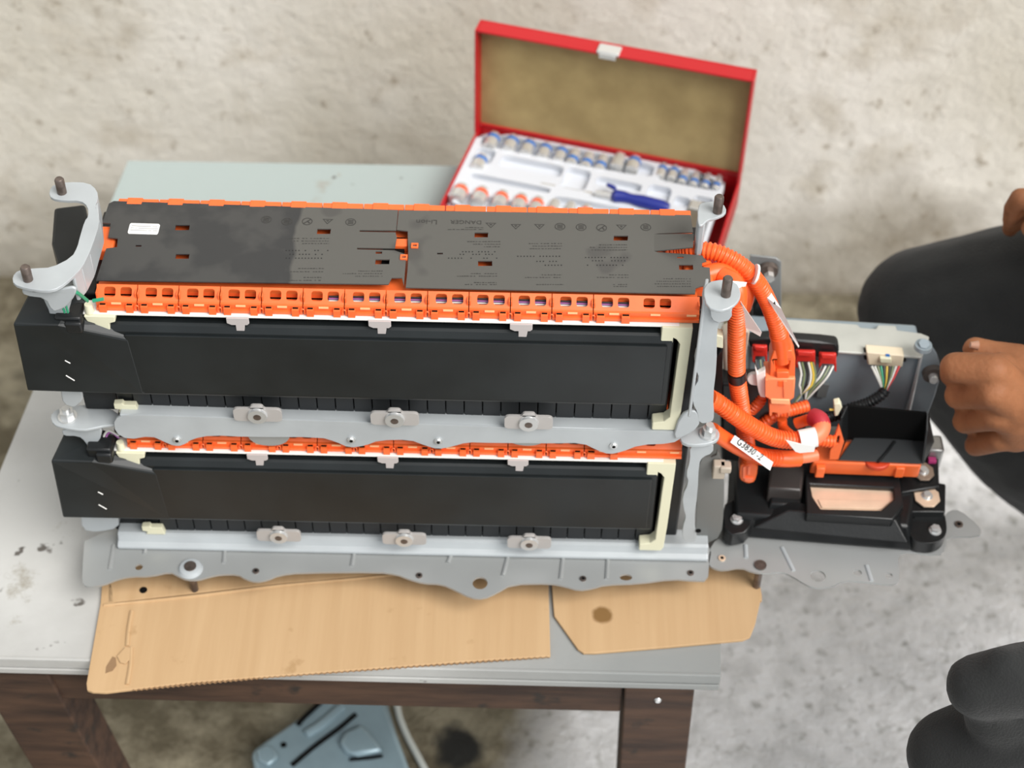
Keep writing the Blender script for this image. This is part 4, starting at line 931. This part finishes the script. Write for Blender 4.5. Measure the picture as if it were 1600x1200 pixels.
sock(914, 330, .0076, .025, OBAND, .5, 'orange-banded socket at the right end of the front row, mostly behind the pack', 'orange-banded sockets')
# spinner handle, extension bar and adapter
e = empty('spinner_handle', B(.22, .05, ZF)); tag(e, 'navy blue plastic spinner handle with chrome tip lying in the case tray', 'screwdriver')
def KP(px, py, z): return PZ(px, py, z)
p = [KP(930, 302, rz+.002), KP(955, 306, rz+.002), KP(975, 308, rz+.002), KP(1045, 326, rz+.002)]
MB().rings([(p[0], .0035), (p[0].lerp(p[1], .5), .004), (p[1], .0045)], 14).build('shaft', CHROME, e)
MB().rings([(p[1], .0045), (p[1].lerp(p[2], .3), .0085), (p[2], .0075), (p[2].lerp(p[3], .15), .0065), (p[2].lerp(p[3], .4), .0085), (p[2].lerp(p[3], .85), .0085), (p[3], .006)], 10).build('grip', NAVY, e)
a = p[1].lerp(p[2], .1)+ZA*.008; MB().capsule(a+KV*.006, .003, a+KV*.009-KU*.008, .0025).build('guard', NAVY, e)
e = empty('extension_bar', KP(880, 296, ZF)); tag(e, 'slim chrome extension bar lying left of the navy handle', 'extension bar')
MB().rings([(KP(845, 289, ZF+.006), .0035), (KP(868, 293, ZF+.006), .0035), (KP(868, 293, ZF+.006), .0025), (KP(905, 300, ZF+.006), .0025), (KP(918, 303, ZF+.006), .0038), (KP(926, 305, ZF+.006), .0038)], 12).build('bar', CHROME, e)
MB().cyl(KP(843, 288.5, ZF+.006), KP(846, 289, ZF+.006), .0028, .0028, 4).build('drive_square', CHROME, e)
e = empty('adapter_block', KP(1085, 320, ZF)); tag(e, 'brushed steel bit holder in the right-hand slot of the case', 'bit holder')
c0 = uv(1092, 312, rz); mb = MB(); kbox(mb, c0[0]-.010, c0[0]+.010, .026, .100, ZF+.0004, rz+.001); mb.build('holder_body', mat('brushed_steel', (.36, .33, .28), .35, .8), e, True, .002)
mb = MB(); kbox(mb, c0[0]-.008, c0[0]+.006, .080, .096, rz+.001, rz+.004); mb.build('holder_clip', CHROME, e, True, .001)

# ================================================================== PERSON (crouching on a stool at the right, working on the case)
hipL, hipR = Vector((1.25, -.06, -.36)), Vector((1.25, .17, -.36))
knR = PY(1436, 482, .34); knL = PY(1590, 1185, -.22)
person = empty('person', (1.2, .05, FZ)); tag(person, 'person in black trousers crouching at right, hand on the metal controller case', 'person')
def remesh(o, vs, sm=4, fac=.5):
    r_ = o.modifiers.new('remesh', 'REMESH'); r_.mode = 'VOXEL'; r_.voxel_size = vs; r_.use_smooth_shade = True
    if sm: s_ = o.modifiers.new('smooth', 'SMOOTH'); s_.iterations = sm; s_.factor = fac
    return o
def chain(mb, pts):
    for (a, ra), (b, rb_) in zip(pts, pts[1:]): mb.capsule(a, ra, b, rb_)
# --- skin body
sk = MB()
wr = PY(1640, 668, .075); elb = Vector((1.16, -.10, -.22)); shl = Vector((1.19, -.13, .06))
chain(sk, [(shl, .05), (elb, .042), (elb.lerp(wr, .35), .040), (wr, .026)])
mcp = [PY(1552, 578, .066), PY(1552, 612, .056), PY(1556, 648, .058), PY(1564, 684, .068)]
pip = [PY(1493, 574, .080), PY(1497, 618, .082), PY(1508, 658, .086), PY(1524, 696, .092)]
dip = [PY(1486, 586, .112), PY(1500, 622, .118), PY(1512, 660, .118), PY(1530, 694, .116)]
tip = [PY(1484, 588, .132), PY(1525, 620, .126), PY(1534, 655, .124), PY(1548, 688, .120)]
rad = [(.0165, .0150, .0112, .0088), (.0165, .0136, .0108, .0090), (.0155, .0128, .0102, .0086), (.0140, .0114, .0092, .0080)]
for a, b, c, d, (r0, r1, r2, r3) in zip(mcp, pip, dip, tip, rad):
    chain(sk, [(wr.lerp(a, .15), .022), (a, r0), (b, r1), (c, r2), (d, r3)])
for i in range(3): sk.capsule(mcp[i].lerp(wr, .3), .018, mcp[i+1].lerp(wr, .3), .018)
sk.capsule(mcp[0].lerp(wr, .2)+YA*.018, .016, mcp[3].lerp(wr, .2)+YA*.018, .016)
th = [PY(1640, 628, .10), PY(1590, 566, .108), PY(1552, 556, .116), PY(1524, 546, .122)]
chain(sk, [(wr, .024), (th[0], .023), (th[1], .0185), (th[2], .0150), (th[3], .0125)])
sk.capsule(th[1], .016, mcp[0].lerp(wr, .3)+YA*.012, .016)
# right arm resting on the far thigh
wr2 = PY(1680, 330, .30); elb2 = Vector((1.22, .30, -.12)); shr = Vector((1.19, .27, .06))
chain(sk, [(shr, .05), (elb2, .042), (wr2, .026)])
for k in range(4):
    a = PY(1628, 316+9*k, .29+.012*k)
    chain(sk, [(wr2, .020), (a, .0125), (PY(1598-4*abs(k-1), 309+11*k, .285+.012*k), .0105), (PY(1585-3*abs(k-1), 325+10*k, .29+.012*k), .0092), (PY(1578, 344+5*k, .30+.012*k), .008)])
chain(sk, [(wr2, .02), (PY(1640, 350, .28), .014), (PY(1612, 356, .275), .011)])
# torso core, neck, head, lower legs and feet
chain(sk, [(Vector((1.25, .055, -.36)), .11), (Vector((1.22, .065, -.12)), .12), (Vector((1.19, .07, .03)), .12), (Vector((1.15, .07, .13)), .055), (Vector((1.12, .07, .20)), .05)])
chain(sk, [(shl, .05), (Vector((1.19, .07, .06)), .09), (shr, .05)])
hd = Vector((1.08, .07, .30)); sk.capsule(hd+Vector((.02, 0, .02)), .088, hd+Vector((-.025, 0, -.045)), .062); sk.capsule(hd+Vector((-.085, 0, -.005)), .012, hd+Vector((-.098, 0, -.03)), .015)
for s_ in (-1, 1): sk.capsule(hd+Vector((.015, .082*s_, .01)), .014, hd+Vector((.01, .082*s_, -.03)), .009)
sk.capsule(hd+Vector((-.08, -.018, -.062)), .008, hd+Vector((-.08, .018, -.062)), .008)
ankR, ankL = Vector((1.30, .36, FZ+.09)), Vector((1.05, -.20, FZ+.09))
chain(sk, [(hipR, .075), (knR, .050), (ankR, .036)]); chain(sk, [(hipL, .075), (knL, .050), (ankL, .036)])
for an in (ankR, ankL): chain(sk, [(an, .036), (an+Vector((.03, 0, -.055)), .033), (an+Vector((-.10, 0, -.062)), .027), (an+Vector((-.14, 0, -.066)), .022)])
body = remesh(sk.build('body', SKIN, person), .0028, 4, .5)
# nails, eyes, hair
n_ = th[3]; nl = MB(); c = PY(1518, 540, .1095); nl.add(circ(c, .0065, (PY(1530,543,.11)-c).normalized(), Vector((0, .6, .8)), 12, .005), [tuple(range(12))]); 
MB().rings([(PY(1516,539,.1125), .003), (PY(1528,540,.1125), .0048)], 10).build('thumb_nail', NAIL, person)
for s_ in (-1, 1): MB().capsule(hd+Vector((-.079, .03*s_, .012)), .008, hd+Vector((-.079, .034*s_, .012)), .008).build('eye', WHITE, person)
hr = MB(); hr.capsule(hd+Vector((.03, 0, .03)), .092, hd+Vector((.0, 0, .04)), .086); remesh(hr.build('hair', HAIRM, person), .008)
# --- trousers
tr = MB()
chain(tr, [(Vector((1.28, -.02, -.34)), .13), (Vector((1.28, .13, -.34)), .13)])
thr = hipR.lerp(knR, .45)+Vector((0, 0, .012))
chain(tr, [(hipR, .125), (PY(1720, 462, .32), .098), (PY(1560, 474, .33), .084), (knR, .070), (knR.lerp(ankR, .30)+Vector((.02, -.02, -.04)), .088), (knR.lerp(ankR, .6)+Vector((.0, -.01, -.04)), .085), (ankR+Vector((0, 0, .06)), .072)])
chain(tr, [(hipL, .115), (hipL.lerp(knL, .5), .10), (knL, .064), (knL.lerp(ankL, .4), .07), (ankL+Vector((0, 0, .05)), .07)])
# bunched folds at the near knee
f = [((1488,1176),(1620,1140),.045), ((1528,1072),(1630,1060),.032), ((1568,1042),(1660,1050),.020), ((1500,1215),(1600,1210),.050), ((1560,1110),(1640,1100),.034)]
for (a, b, r_) in f: tr.capsule(PY(*a, -.255), r_*.9, PY(*b, -.255), r_)
trs = remesh(tr.build('trousers', FABRIC, person), .007, 6, .5)
tx = bpy.data.textures.new('folds', 'CLOUDS'); tx.noise_scale = .075
dm = trs.modifiers.new('folds', 'DISPLACE'); dm.texture = tx; dm.strength = .007; dm.mid_level = .5
# --- shirt
sh2 = MB(); chain(sh2, [(Vector((1.26, .055, -.30)), .135), (Vector((1.22, .065, -.12)), .142), (Vector((1.19, .07, .03)), .138), (Vector((1.16, .07, .10)), .075)])
chain(sh2, [(shl.lerp(elb, .55), .056), (shl, .066), (Vector((1.19, .07, .06)), .10), (shr, .066), (shr.lerp(elb2, .55), .056)])
remesh(sh2.build('shirt', SHIRTM, person), .009, 4)
for an in (ankR, ankL): MB().prism(smooth2([an+Vector((a, b, -.0899)) for a, b in ((.07,-.035),(.07,.035),(-.16,.045),(-.17,-.045))], 2), ZA*.004).build('sandal', BROWNSH, person, True, .001)
